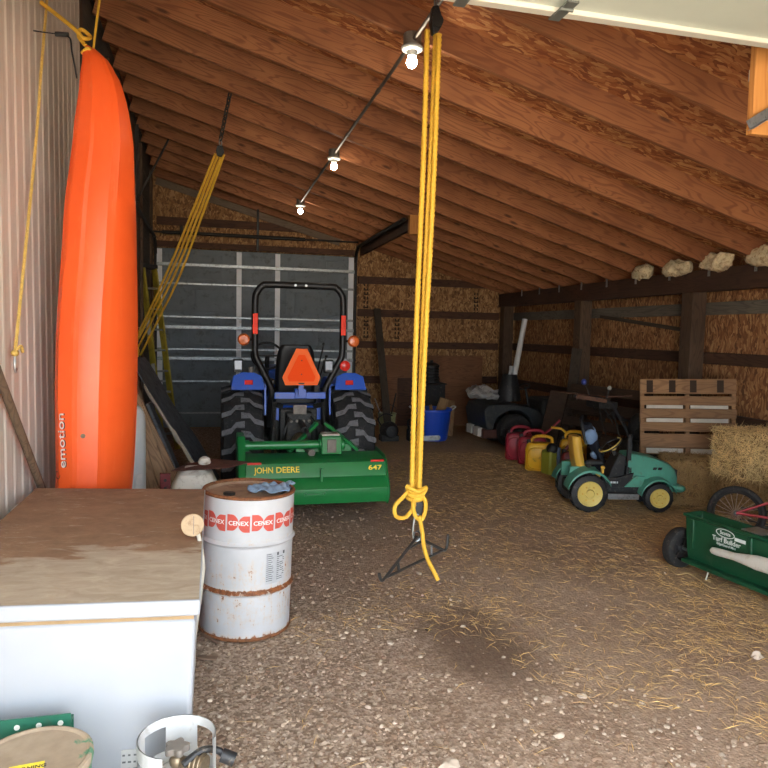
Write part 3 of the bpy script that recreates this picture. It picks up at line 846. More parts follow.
# ------------------------------------------------------------------ kayak standing on end against the left wall
def kayak_mat():
    t = NT('orange rotomoulded plastic'); v = t.coords((1, 1, 1), rnd=False)
    c = t.ramp(t.noise(v, 1.6, 4), [(.3, lin((222, 82, 30))), (.7, lin((238, 96, 40)))])
    s1 = t.noise(t.coords((8, 8, 1.2), rnd=False), 3, 7, .75, .4)
    c = t.mix(t.ramp(s1, [(.58, (0, 0, 0)), (.78, (.45, .45, .45))]), c, lin((236, 128, 84)))
    s2 = t.noise(v, 9, 8, .8)
    c = t.mix(t.ramp(s2, [(.66, (0, 0, 0)), (.74, (.5, .5, .5))]), c, lin((168, 64, 30)))
    t.col(c); t.rough(.42); return t.m
M['kayak'] = kayak_mat()
KC = Vector((-.72, 4.36, 0)); KH = 3.42
na = R(-30)
kn_ = Vector((math.cos(na), math.sin(na), 0)); kw = Vector((-math.sin(na), math.cos(na), 0))   # hull-bottom normal, beam direction
def tab(z, T):
    for (a, p), (b, q) in zip(T, T[1:]):
        if z <= b:
            k = (z - a) / (b - a); k = k * k * (3 - 2 * k) * .35 + k * .65
            return p + (q - p) * k
    return T[-1][1]
TB = [(0, .03), (.12, .12), (.35, .2), (.8, .27), (1.4, .285), (1.75, .275), (2.4, .215), (2.9, .145), (3.2, .09), (3.36, .05), (3.42, .012)]
TD = [(0, .04), (.1, .1), (.35, .16), (.8, .19), (1.4, .205), (2.4, .22), (2.85, .225), (3.05, .205), (3.2, .172), (3.32, .118), (3.39, .062), (3.42, .014)]
TO = [(0, -.08), (.4, -.03), (1, 0), (2.9, 0), (3.15, -.01), (3.3, -.025), (3.42, -.05)]
def k_sec(z):
    b, d, off = tab(z, TB), tab(z, TD), tab(z, TO)
    lean = .055 * z / KH; end = min(1, b / .2)
    pts = [(-b, 0), (-b * 1.0, .10 * d), (-b * .95, .40 * d), (-b * .86, .46 * d), (-b * .80, .62 * d), (-b * .62, .9 * d), (-b * .45, .97 * d), (-b * .40, 1.0 * d), (0, 1.03 * d), (b * .40, 1.0 * d), (b * .45, .97 * d), (b * .62, .9 * d), (b * .80, .62 * d), (b * .86, .46 * d), (b * .95, .40 * d), (b, .1 * d), (b, 0), (b * .9, -.045 * end), (b * .45, -.08 * end), (0, -.09 * end), (-b * .45, -.08 * end), (-b * .9, -.045 * end)]
    return [KC + Vector((lean, 0, z)) + kw * x + kn_ * (y + off) for x, y in pts]
tk = thing('kayak', 'orange plastic kayak standing on end against the ribbed left wall', 'kayak', KC)
rings = [k_sec(KH * (.5 - .5 * math.cos(PI * k / 60))) for k in range(61)]
hb_ = MB().loft(rings); hull = hb_.build('hull', M['kayak'], tk, angle=28)
bvh = BVHTree.FromPolygons([tuple(p) for p in hb_.v], hb_.f)
def stick(mb, direction, off=.0012):
    """lay lettering onto the hull skin along a direction"""
    out = []
    d = Vector(direction).normalized()
    for p in mb.v:
        h = bvh.ray_cast(p - d * 1.5, d)
        out.append((h[0] - d * off) if h[0] is not None else p)
    mb.v = out; return mb
M['kay_print'] = paint('white hull print', (214, 196, 190), .5)
M['kay_dark'] = paint('dark hull print', (60, 40, 36), .5)
tv, tfc = text_geo('emotion', .098, 0, .0008)
pm = at(65.5, 438, 4.2)
dirv = Vector((.02, 1, 0))
Tm = frame(pm, (-.02, 0, 1), (0, -1, 0))
for mat_, dx in (('kay_dark', .006), ('kay_print', 0)):
    b = MB().add([(v.x * .95, v.y * .55 - dx, 0) for v in tv], tfc, 0, Tm)
    stick(b, dirv, .001 if dx else .002).build('hull_lettering', M[mat_], tk, smooth=False)
pm2 = at(60, 473, 4.2)
b = MB().add([(.022 * math.cos(a) , .02 * math.sin(a), 0) for a in [2 * PI * k / 16 for k in range(16)]], [tuple(range(16))], 0, frame(pm2, (0, 0, 1), (0, -1, 0)))
stick(b, dirv).build('hull_emblem', M['kay_dark'], tk, smooth=False)
pd = at(83, 436, 4.1); h = bvh.ray_cast(pd - dirv * 1.5, dirv)
if h[0] is not None:
    n_ = h[1] if h[1].y < 0 else -h[1]
    MB().cyl(h[0], h[0] + n_ * .008, .013, n=16).build('drain_plug', M['brass'], tk)
# rope and webbing tying its upper end
M['rope_old'] = paint('weathered yellow rope', (198, 164, 84), .85, 0, .2, 40, (140, 110, 70), .3, .4, 80)
M['rope_yel'] = paint('yellow braided rope', (212, 166, 50), .7, 0, .14, 60, (190, 140, 30), .3)
kt = rings[-1][0]; ktop = Vector((kt.x, kt.y, KH))
b = MB()
ktc = sum(rings[-3], Vector()) / len(rings[-3])
b.tube([ktc + Vector((.035 * math.cos(a), .035 * math.sin(a), -.03 + .01 * math.sin(3 * a))) for a in [2 * PI * k / 24 for k in range(24)]], .012, 8, closed=True)
b.tube(spline([ktc + Vector((-.02, 0, .01)), ktc + Vector((-.06, .03, .07)), ktc + Vector((-.05, .06, .12)), ktc + Vector((0, .05, .08)), ktc + Vector((-.03, 0, .05)), ktc + Vector((-.09, .02, .11)), Vector((-.97, ktc.y + .1, KH + .25))], 6), .012, 8)
b.tube(spline([ktc + Vector((.02, .02, 0)), ktc + Vector((.05, .1, .35)), Vector((-.55, ktc.y + .1, zr(-.55) + .02))], 6), .007, 8)
o = b.build('tie_rope', M['rope_yel']); tag(o, 'knotted yellow rope tying the top end of the orange kayak', 'rope')
b = MB(); b.tube(spline([(-.80, 4.29, 3.43), (-.775, 4.26, 3.40), (-.765, 4.24, 3.33), (-.75, 4.23, 3.25), (-.74, 4.23, 3.18)], 6), .005, 8); b.cyl((-.86, 4.30, 3.435), (-.79, 4.29, 3.435), .013); b.tube([(-.98, 4.33, 3.45), (-.86, 4.30, 3.436)], .004, 6)
o = b.build('bungee_strap', M['black_plastic']); tag(o, 'short black strap hooked on the wall beside the kayak tip', 'strap')

# ------------------------------------------------------------------ things on the left wall
pa, pb = Vector((-.955, 4.64, 3.95)), atX(15, 352, -.96)
t = thing('wall_rope', 'thin old yellow rope hanging slack down the ribbed left wall', 'rope', pb)
mid = pa.lerp(pb, .5) + Vector((.0, .03, -.02))
b = MB().tube(resample(spline([pa, pa.lerp(pb, .3) + Vector((0, .015, 0)), mid, pb], 10), .02), .0075, 8, twist=.06, lobes=3)
b.build('rope', M['rope_old'], t)
b = MB(); b.ball(pb + Vector((0, 0, -.005)), (.02, .02, .018), 10); b.tube(spline([pb, pb + Vector((.02, .03, .03)), pb + Vector((.02, .06, .0)), pb + Vector((.01, .08, .02))], 4), .008, 6); b.build('knot', M['rope_old'], t)
b = MB(); b.tube(spline([pb + Vector((0, 0, -.02)), pb + Vector((0, -.012, -.06)), pb + Vector((0, .0, -.1)), pb + Vector((0, .02, -.085))], 5), .006, 8); b.build('hook', M['galv'], t)
M['pole_wood'] = wood('weathered pole', (128, 104, 82), (84, 66, 50), (14, 14, 1), knots=False)
b = MB(); p0 = Vector((-.80, 4.62, .01)); 
p1 = at(-3, 396, 3.56) ; p1 = p1 + (p1 - at(36, 488, 4.12)) * .25
b.tube([at(36, 488, 4.12) + (at(36, 488, 4.12) - p1) * .72, at(36, 488, 4.12), p1], .021, 12); b.v = [Vector((p.x + .035 * (p.z / 1.6), p.y + .03, p.z)) for p in b.v]
zlow = min(p.z for p in b.v)
o = b.build('wooden_pole', M['pole_wood']); tag(o, 'weathered wooden pole leaning on the ribbed left wall behind the freezer', 'pole')
M['jug_white'] = paint('dirty white plastic', (222, 216, 204), .5, 0, .08, 5, (150, 132, 110), .3)
b = MB(); q = at(4, 487, 3.92); b.box(q.x - .03, q.x + .02, q.y - .03, q.y + .02, .905, q.z + .0)
b.ball((q.x, q.y, q.z), (.028, .03, .014), 12)
o = b.build('plastic_scrap', M['jug_white'], bevel=.004); tag(o, 'small white plastic piece on the far left corner of the freezer lid', 'plastic piece')

# grey cylinder behind the kayak
M['tank_grey'] = paint('pale grey tank', (170, 174, 174), .5, 0, .06, 4)
cx, cy = -.60, 4.95
t = thing('pressure_tank', 'pale grey round-topped tank standing just behind the orange kayak', 'tank', (cx, cy, 0))
b = MB().lathe([(.12, 0), (.15, .02), (.15, 1.14), (.146, 1.19), (.13, 1.235), (.10, 1.265), (.05, 1.28), (0, 1.283)], 36, Matrix.Translation((cx, cy, 0)))
b.v = [Vector((p.x, p.y, p.z * 1.0)) for p in b.v]; b.build('tank_body', M['tank_grey'], t)
for k in range(1):
    a = R(-50); MB().box(-.03, .03, -.153, -.15, .72, .80, M=Matrix.Translation((cx, cy, 0)) @ Matrix.Rotation(R(48), 4, 'Z')).build('label', M['paper'], t)
# ------------------------------------------------------------------ the blue tractor, seen from behind
M['blue'] = paint('tractor blue', (28, 82, 186), .38, 0, .1, 5, (70, 80, 110), .15)
M['tyre'] = paint('tractor tyre', (26, 26, 28), .8, 0, .2, 10, (60, 58, 56), .25)
M['tread'] = paint('dusty lug faces', (108, 108, 112), .85, 0, .2, 14, (60, 60, 62), .3)
M['seat_black'] = paint('black vinyl', (24, 24, 26), .5, 0, .1, 8)
M['smv'] = paint('safety orange', (255, 82, 20), .7, 0, .03, 4); M['smv'].node_tree.nodes['Principled BSDF'].inputs['Specular IOR Level'].default_value = .15
M['smv_edge'] = paint('safety red orange reflective', (255, 112, 52), .6, 0, .03, 4); M['smv_edge'].node_tree.nodes['Principled BSDF'].inputs['Specular IOR Level'].default_value = .15
M['red_refl'] = paint('red reflector', (214, 48, 40), .25, 0, .05)
M['orange_refl'] = paint('orange red reflector', (245, 52, 14), .6, 0, .05)
M['amber'] = paint('amber lens', (212, 104, 48), .2, 0, .1, 10)
M['lens'] = paint('clear lamp lens', (84, 92, 104), .25, .2, .1)
M['grime'] = paint('greasy dark casting', (46, 46, 46), .6, .4, .3, 16, (90, 84, 74), .3)
M['wheel_grey'] = paint('silver wheel rim', (150, 150, 148), .5, .4, .15, 8)
TX, TY = .885, 7.5
tt = thing('tractor', 'blue compact tractor parked facing the rear door with black roll bar', 'tractor', (TX, TY, 0))
def W(p): return Vector((TX + p[0], TY + p[1], p[2]))
def wheel(cx, cy, r, wid, nl, par, name):
    b = MB()
    prof = [(r * .60, -wid * .40), (r * .72, -wid * .5), (r * .88, -wid * .5), (r * .95, -wid * .44), (r * .965, -wid * .2), (r * .97, 0), (r * .965, wid * .2), (r * .95, wid * .44), (r * .88, wid * .5), (r * .72, wid * .5), (r * .60, wid * .40)]
    Mw = Matrix.Translation(W((cx, cy, r))) @ Matrix.Rotation(R(90), 4, 'Y')
    b.lathe(prof, 56, Mw, cap=False)
    # staggered chevron lugs wrapped over the crown
    def P(a, s, rad): return Mw @ Vector((rad * math.cos(a), rad * math.sin(a), s * wid / 2))
    for side in (-1, 1):
        for k in range(nl):
            a0 = 2 * PI * (k + (.5 if side > 0 else 0)) / nl
            da = .066 if r > .5 else .08
            path = [(-.10, -.01), (.34, .0), (.56, .10), (1.0, .14), (1.0, .14)]
            rad_o = [r, r, r * .995, r * .965, r * .84]; rad_i = [r * .955, r * .955, r * .95, r * .92, r * .82]
            q = []
            for (u, sh_), ro, ri in zip(path, rad_o, rad_i):
                th = da * (1.15 if u < .2 else .9)
                s_ = side * u if u > 0 else -side * .08
                q.append([P(a0 + sh_ - th, s_, ri), P(a0 + sh_ - th * .8, s_, ro), P(a0 + sh_ + th * .8, s_, ro), P(a0 + sh_ + th, s_, ri)])
            n0 = len(b.f); b.loft(q, 1)
            # flanks stay black, only the worn outer faces are grey
            for i in range(n0, len(b.f)):
                f = b.f[i]
                if len(f) == 4:
                    j = sorted(x % 4 for x in [(v - (len(b.v) - 20)) for v in f])
                    b.mi[i] = 1 if j == [1, 1, 2, 2] else 0
                else: b.mi[i] = 0
    o = b.build(name, [M['tyre'], M['tread']], par, angle=30)
    rm = MB(); sgn = 1 if cx > 0 else -1
    rm.lathe([(r * .62, -wid * .4), (r * .60, -wid * .3), (r * .5, -wid * .05), (r * .2, 0), (0, 0)], 40, Mw, cap=False)
    rm.lathe([(r * .62, wid * .4), (r * .60, wid * .3), (r * .5, wid * .05), (r * .2, .01), (0, .01)], 40, Mw, cap=False)
    rm.build('rim', M['wheel_grey'], o)
    return o
for sx in (-1, 1): wheel(sx * .585, 0, .60, .42, 19, tt, 'rear_wheel')
for sx in (-1, 1): wheel(sx * .60, 1.75, .36, .28, 14, tt, 'front_wheel')
# fenders: an arch over each tyre with a flat rear lip and an inner wall
for sx in (-1, 1):
    b = MB(); rings = []
    for k in range(15):
        a = R(66 + 86 * k / 14)
        r_ = .70
        y_, z_ = -r_ * math.cos(a) * .92, .60 + r_ * math.sin(a)
        z_ = min(z_, 1.295)
        rings.append([W((sx * .34, y_, z_ - .02)), W((sx * .34, y_, z_)), W((sx * .66, y_, z_ - .005)), W((sx * .70, y_, z_ - .05)), W((sx * .69, y_, z_ - .055)), W((sx * .655, y_, z_ - .02))])
    b.loft(rings)
    # inner wall
    inner = [(-.28, .9)] + [(-.70 * math.cos(R(66 + 86 * k / 14)) * .92, min(1.295, .60 + .70 * math.sin(R(66 + 86 * k / 14)))) for k in range(15)] + [(.55, .9)]
    b.prism([(y_, z_) for y_, z_ in inner], -.012, .012, M=Matrix.Translation(W((sx * .345, 0, 0))) @ Matrix.Rotation(R(90), 4, 'Z'))
    # rear face: the sloped blue plate carrying the tail lamp
    b.prism([(-.17, -.09), (.17, -.09), (.145, .055), (.06, .095), (-.06, .095), (-.145, .055)], -.015, .015, M=Matrix.Translation(W((sx * .535, -.40, 1.27))) @ Matrix.Rotation(R(-18), 4, 'X'))
    fo = b.build('fender', M['blue'], tt, bevel=.006)
    MB().box(-.042, .042, -.03, -.012, -.025, .025, M=Matrix.Translation(W((sx * .525, -.40, 1.255))) @ Matrix.Rotation(R(-18), 4, 'X')).build('reflector', M['red_refl'], fo, bevel=.004)
    lx = -.63 if sx < 0 else .31
    lb_ = MB().box(lx - .05, lx + .05, -.38, -.30, 1.36, 1.50); lb_.v = [W(p) for p in lb_.v]
    lo = lb_.build('work_lamp', M['black_plastic'], tt, bevel=.01)
    le = MB().box(lx - .038, lx + .038, -.386, -.378, 1.39, 1.485); le.v = [W(p) for p in le.v]; le.build('lens', M['lens'], lo, bevel=.003)
    # amber flashers out on stalks
    ax = sx * .575
    am = MB(); am.lathe([(0, -.012), (.05, -.012), (.062, -.004), (.062, .012), (.045, .034), (0, .04)], 24, Matrix.Translation(W((ax, -.36, 1.70))) @ Matrix.Rotation(R(90), 4, 'X'))
    ao = am.build('flasher', M['amber'], tt)
    MB().tube([W((ax, -.34, 1.70)), W((sx * .50, -.33, 1.70)), W((sx * .47, -.33, 1.70))], .014, 8).build('stalk', M['black_steel'], ao)
br = MB().lathe([(0, -.01), (.055, -.01), (.055, .012), (.04, .022), (0, .024)], 20, Matrix.Translation(W((.475, -.42, 1.44))) @ Matrix.Rotation(R(90), 4, 'X')); br.build('stop_lamp', M['red_refl'], tt)
MB().cyl(W((-.50, -.36, 1.33)), W((-.50, -.36, 1.42)), .024, .03, 14).build('signal_stub', M['valve_grey'], tt)
# roll bar
pts = [(-.28, -.28, .80), (-.28, -.30, 1.12), (-.30, -.31, 1.22), (-.42, -.33, 1.46), (-.455, -.335, 1.54), (-.46, -.34, 1.7), (-.46, -.34, 2.10), (-.44, -.34, 2.19), (-.385, -.34, 2.255), (-.30, -.34, 2.27)]
pts = pts + [(-x, y, z) for x, y, z in reversed(pts)]
rb = MB().tube([W(p) for p in spline(pts, 4)], .036, 12).build('roll_bar', M['black_steel'], tt)
for sx in (-1, 1): MB().bar(W((sx * .30, -.33, .78)), W((sx * .27, -.3, 1.2)), .07, .05).build('roll_bar_mount', M['black_steel'], tt, bevel=.004)
for sx in (-1, 1): MB().box(-.026, .026, -.042, -.034, 1.76, 1.97, M=Matrix.Translation(W((sx * .46, -.34, 0)))).build('reflector', M['orange_refl'], rb, bevel=.003)
for x_ in (-.05, .06): MB().cyl(W((x_, -.378, 2.27)), W((x_, -.36, 2.27)), .014, n=12).build('bolt', M['galv'], rb)
# slow-vehicle triangle
def tri(cx, cz, w, h, cut): # truncated triangle outline
    return [(cx - w / 2 + cut * .35, cz - h / 2), (cx + w / 2 - cut * .35, cz - h / 2), (cx + w / 2, cz - h / 2 + cut * .85), (cx + cut * .62, cz + h / 2), (cx - cut * .62, cz + h / 2), (cx - w / 2, cz - h / 2 + cut * .85)]
T_ = Matrix.Translation(W((-.01, -.62, 1.435)))
so_ = MB().prism(tri(0, 0, .39, .37, .09), -.004, .004, T_).build('warning_triangle', M['smv_edge'], tt, bevel=.001)
MB().prism(tri(0, -.012, .285, .27, .05), -.0065, -.0045, T_).build('triangle_centre', M['smv'], so_)
for z_ in (1.50, 1.36): MB().cyl(W((-.01, -.628, z_)), W((-.01, -.624, z_)), .006).build('rivet', M['grime'], so_)
MB().box(TX - .04, TX + .02, TY - .628, TY - .6265, 1.262, 1.274).build('stamp', M['grime'], so_)
MB().bar(W((-.01, -.60, 1.14)), W((-.01, -.60, 1.32)), .05, .02, (0, 1, 0)).build('triangle_bracket', M['blue'], tt)
# seat, steering wheel, levers
sb = MB(); rg = []
for k in range(9):
    u = k / 8; z = 1.05 + .60 * u; hw = .23 * (1 - .22 * max(0, u - .5)) * (1 if u < .96 else .8); dpt = .07
    yc = .05 - .08 * u
    rg.append([W((-hw, yc, z)), W((-hw * .7, yc + dpt * .6, z)), W((hw * .7, yc + dpt * .6, z)), W((hw, yc, z)), W((hw * .8, yc - dpt, z)), W((-hw * .8, yc - dpt, z))])
sb.loft(rg); sb.box(TX - .24, TX + .24, TY + .0, TY + .46, .98, 1.08); sb.build('seat', M['seat_black'], tt, bevel=.02, sub=1)
for sx in (-1, 1): MB().box(TX + sx * .25 - .03, TX + sx * .25 + .03, TY + .0, TY + .3, 1.2, 1.26).build('armrest', M['seat_black'], tt, bevel=.015)
st = MB(); cs = W((-.28 + .02, .62, 1.5)); st.tube([cs + Vector((.18 * math.cos(a), .10 * math.sin(a), .15 * math.sin(a))) for a in [2 * PI * k / 32 for k in range(32)]], .014, 8, closed=True); st.bar(cs - Vector((.17, 0, 0)), cs + Vector((.17, 0, 0)), .02, .02); st.bar(cs, cs + Vector((0, .2, -.5)), .05, .05)
st.build('steering_wheel', M['black_plastic'], tt)
for p0, p1 in (((.24, .1, 1.25), (.31, -.02, 1.66)), ((.27, .16, 1.2), (.36, .1, 1.52))):
    l_ = MB().tube([W(p0), W(p1)], .009, 8); l_.ball(W(p1), .018, 10); l_.build('lever', M['black_plastic'], tt)
# body, rear axle, hitch
b = MB(); b.box(TX - .30, TX + .30, TY - .25, TY + 1.0, .82, 1.0); b.box(TX - .25, TX + .25, TY + 1.0, TY + 2.3, .75, 1.32); b.build('hood', M['blue'], tt, bevel=.03)
MB().box(TX - .22, TX + .22, TY + .9, TY + 2.2, .45, .8).build('engine', M['grime'], tt, bevel=.02)
cb_ = MB(); cb_.box(TX - .265, TX + .265, TY - .47, TY - .42, 1.095, 1.165); cb_.box(TX - .06, TX + .06, TY - .49, TY - .40, 1.10, 1.2); cb_.build('crossbar', M['blue'], tt, bevel=.006)
b = MB(); b.box(TX - .2, TX + .2, TY - .32, TY + .9, .46, .98); b.cyl(W((-.5, 0, .6)), W((.5, 0, .6)), .11, n=20); b.box(TX - .14, TX + .14, TY - .42, TY - .3, .62, .95); b.box(TX - .3, TX - .2, TY - .28, TY - .1, .55, .85); b.box(TX + .2, TX + .3, TY - .28, TY - .1, .55, .85)
b.build('transmission', M['grime'], tt, bevel=.02)
b = MB()
for x_ in (-.09, -.03, .04, .1): b.cyl(W((x_, -.43, .86)), W((x_, -.46, .86)), .018, n=10)
b.box(TX - .07, TX + .07, TY - .45, TY - .42, .93, 1.03); b.build('hydraulic_block', M['valve_grey'], tt, bevel=.004)
for sx in (-1, 1):
    l_ = MB(); l_.bar(W((sx * .24, -.15, .42)), W((sx * .33, -.95, .46)), .03, .06); l_.build('lower_link', M['black_steel'], tt, bevel=.004)
    l_ = MB(); l_.tube([W((sx * .25, -.35, 1.02)), W((sx * .30, -.62, .46))], .018, 8); l_.bar(W((sx * .18, -.3, 1.0)), W((sx * .255, -.4, 1.03)), .05, .05); l_.cyl(W((sx * .272, -.46, .80)), W((sx * .285, -.53, .64)), .028, n=12); l_.build('lift_rod', M['grime'], tt)
    l_ = MB(); l_.tube(spline([W((sx * .12, -.44, .9)), W((sx * .16, -.6, .82)), W((sx * .2, -.55, .6)), W((sx * .13, -.4, .55))], 6), .011, 8); l_.build('hose', M['black_plastic'], tt)
l_ = MB(); l_.tube([W((0, -.4, .86)), W((.02, -.98, .80))], .02, 10); l_.cyl(W((.005, -.55, .845)), W((.012, -.8, .82)), .032, n=12); l_.build('top_link', M['black_steel'], tt)
l_ = MB(); l_.lathe([(0, 0), (.07, 0), (.085, .03), (.085, .08), (.05, .12), (0, .12)], 24, Matrix.Translation(W((.0, -.42, .66))) @ Matrix.Rotation(R(90), 4, 'X'))
l_.build('shaft_shield', M['brass'], tt)
MB().cyl(W((0, -.5, .66)), W((.05, -1.0, .62)), .035, n=14).build('drive_shaft', M['valve_grey'], tt)

# ------------------------------------------------------------------ green rotary tiller hung on the hitch
M['jd_green'] = paint('implement green', (30, 122, 62), .3, 0, .08, 5, (50, 92, 60), .12)
M['jd_yellow'] = paint('decal yellow', (240, 214, 60), .5)
tl = thing('rotary_tiller', 'green rotary tiller hitched behind the blue tractor with yellow lettering', 'tiller', (.93, 6.4, 0))
TX0, TX1 = .30, 1.62
prof = [(6.66, .60), (6.38, .585), (6.30, .56), (6.262, .47), (6.25, .435), (6.20, .40), (6.15, .34), (6.145, .27), (6.17, .20), (6.185, .20), (6.16, .27), (6.165, .33), (6.21, .39), (6.265, .43), (6.277, .47), (6.312, .545), (6.385, .57), (6.66, .585)]
b = MB()
b.add([(x, y, z) for x in (TX0, TX1) for y, z in prof], [(i, (i + 1) % len(prof), len(prof) + (i + 1) % len(prof), len(prof) + i) for i in range(len(prof))] + [tuple(range(len(prof))), tuple(reversed(range(len(prof), 2 * len(prof))))])
b.box(.98, 1.0, 6.20, 6.24, .36, .52)
hood = b.build('tiller_hood', M['jd_green'], tl, angle=25)
side = [(6.70, .64), (6.38, .62), (6.29, .58), (6.20, .44), (6.13, .34), (6.135, .25), (6.2, .17), (6.72, .16), (6.82, .30), (6.80, .52)]
for x0_, x1_ in ((TX1, TX1 + .012),):
    MB().add([(x, y, z) for x in (x0_, x1_) for y, z in side], [tuple(range(10)), tuple(range(10, 20))] + [(i, (i + 1) % 10, 10 + (i + 1) % 10, 10 + i) for i in range(10)]).build('end_plate', M['jd_green'], tl, smooth=False)
b = MB(); cc = [(6.74, .80), (6.46, .80), (6.40, .74), (6.24, .45), (6.28, .2), (6.42, .1), (6.72, .1), (6.84, .3), (6.82, .7)]
b.add([(x, y, z) for x in (TX0 - .075, TX0) for y, z in cc], [tuple(range(9)), tuple(range(9, 18))] + [(i, (i + 1) % 9, 9 + (i + 1) % 9, 9 + i) for i in range(9)]); b.build('chain_case', M['jd_green'], tl, bevel=.012)
b = MB(); b.cyl((TX0 - .02, 6.52, .70), (1.02, 6.52, .70), .042, n=20); b.cyl((TX0 + .0, 6.52, .70), (TX0 + .04, 6.52, .70), .055, n=20); b.build('drive_tube', M['jd_green'], tl)
b = MB(); b.box(1.02, 1.22, 6.44, 6.62, .61, .79); b.cyl((1.0, 6.52, .70), (1.26, 6.52, .70), .06, n=18); gb = b.build('gearbox', M['jd_green'], tl, bevel=.012)
MB().box(1.075, 1.165, 6.43, 6.442, .63, .76).build('cover_plate', M['valve_grey'], gb, bevel=.006)
MB().box(1.03, 1.2, 6.45, 6.6, .79, .812).build('gearbox_top', M['pale_strip'], gb, bevel=.008)
for xa, xb in ((.72, 1.02), (1.42, 1.10)):
    MB().bar((xa, 6.60, .62), (xb, 6.75, .88), .05, .03).build('mast_arm', M['jd_green'], tl, bevel=.004)
MB().box(.80, 1.36, 6.66, 6.72, .60, .68).build('hitch_frame', M['jd_green'], tl, bevel=.006)
b = MB(); b.cyl((.36, 6.45, .30), (1.58, 6.45, .30), .05, n=12)
for k in range(7):
    for q in range(4):
        a = PI / 2 * q + k * .4
        xk = .42 + k * .19
        b.bar((xk, 6.45, .30), (xk, 6.45 + .17 * math.cos(a), .30 + .17 * math.sin(a)), .05, .012, (1, 0, 0))
b.build('tine_rotor', M['grime'], tl)
for x_ in (TX0 + .01, TX1 - .14):
    MB().box(x_, x_ + .13, 6.296, 6.314, .556, .578).build('reflector', M['red_refl'], hood, bevel=.002)
# lettering on the sloped upper panel
nrm = Vector((0, -.085, .065)).normalized()
def on_panel(x, u):   # u from 0 at the top edge to 1 at the crease
    return Vector((x, 6.30 + (6.262 - 6.30) * u, .56 + (.47 - .56) * u)) + Vector((0, -.92, .39)) * .0035
for txt, xc, sz, want in (('JOHN', .462, .078, .175), ('DEERE', .68, .078, .215), ('647', 1.515, .062, .135)):
    tv, tfc = text_geo(txt, sz, .0006, .0016)
    tw = max(v.x for v in tv) - min(v.x for v in tv)
    b = MB().add([(v.x * want / tw, v.y, v.z) for v in tv], tfc, 0, frame(on_panel(xc, .62), (1, 0, 0), (0, -.92, .39)))
    b.build('lettering', M['jd_yellow'], hood, smooth=False)
b = MB(); b.box(.82, 1.02, 6.13, 6.15, .285, .30); b.cyl((.83, 6.135, .30), (.83, 6.12, .30), .014); b.cyl((1.01, 6.135, .30), (1.01, 6.12, .30), .014); b.build('handle', M['jd_green'], hood)

# ------------------------------------------------------------------ hoist rope hanging in the middle of the shed
RY = 3.75
top = at(434, 26, RY); lowk = at(415, 492, RY)
tr = thing('hoist_rope', 'bright yellow doubled hoist rope hanging from the rafters to a looped knot', 'rope', lowk)
def hang(px_top, px_bot, ytop, ybot, dy, wob=0):
    a = at(px_top, ytop, RY + dy); b_ = at(px_bot, ybot, RY + dy)
    pts = []
    for k in range(9):
        u = k / 8; p = a.lerp(b_, u); p.x += wob * math.sin(u * 7 + dy * 40); pts.append(p)
    return pts
for (xt, xb, dy, wb) in ((427.2, 411.5, 0, .004), (435.5, 416.5, .02, .003), (439.5, 419.2, -.015, .004)):
    path = resample(spline(hang(xt, xb, 30 if xt < 430 else 34, 488, dy, wb), 8), .009)
    MB().tube(path, .0145, 12, twist=.085, lobes=3, depth=.27).build('strand', M['rope_yel'], tr, angle=80)
def rp(pts, r=.0125, n=6): return MB().tube(resample(spline(pts, 10), .012), r, 10, twist=.08, lobes=3, depth=.15)
k0 = at(415, 488, RY)
b = MB()
for q in range(3):
    z_ = k0.z - .008 - q * .024
    b.tube([Vector((k0.x + .042 * math.cos(a), k0.y + .04 * math.sin(a), z_ + .006 * math.sin(a))) for a in [2 * PI * j / 20 for j in range(20)]], .0135, 8, closed=True)
b.tube(spline([k0 + Vector((-.06, -.02, .02)), k0 + Vector((0, -.05, -.01)), k0 + Vector((.06, -.02, .005)), k0 + Vector((.03, -.03, -.04)), k0 + Vector((-.03, -.045, -.06))], 6), .013, 8)
b.build('knot', M['rope_yel'], tr)
P3 = lambda x, y, d=0: at(x, y, RY + d)
rp([P3(409, 490), P3(404, 496, -.02), P3(395, 506, -.03), P3(396, 516, -.03), P3(403, 518, -.02), P3(409, 514, -.01), P3(414, 505), P3(413, 494)]).build('loop', M['rope_yel'], tr)
rp([P3(414, 495, -.02), P3(413, 505, -.02), P3(415, 515, -.02), P3(421, 520, -.02), P3(425, 512, -.02), P3(425, 500, -.02), P3(418, 491, -.02)]).build('loop', M['rope_yel'], tr)
rp([P3(419, 516, -.03), P3(422, 530, -.03), P3(424, 547, -.03), P3(428, 560, -.03), P3(433, 570, -.04), P3(438, 580, -.05)]).build('tail', M['rope_yel'], tr)
# top pulley block and wire
pz = zr(top.x)
t = thing('rope_pulley', 'black pulley block holding the yellow rope up beside the nearest bulb', 'pulley', top)
b = MB(); c0 = at(435, 22, RY)
b.prism([(-.022, .075), (.012, .085), (.045, .0), (.02, -.05), (-.015, -.075), (-.03, .0)], -.022, .022, Matrix.Translation(c0)); b.build('block', M['black_plastic'], t, bevel=.006)
MB().cyl(c0 + Vector((.006, -.03, .0)), c0 + Vector((.006, .03, .0)), .034, n=20).build('sheave', M['dark_steel'], t)
b = MB(); b.tube([c0 + Vector((-.004, 0, .07)), Vector((c0.x - .012, c0.y, zr(c0.x) + .03))], .005, 8); b.tube([c0 + Vector((.006, 0, .07)), Vector((c0.x + .012, c0.y, zr(c0.x) + .03))], .004, 8); b.build('wire', M['galv'], t)
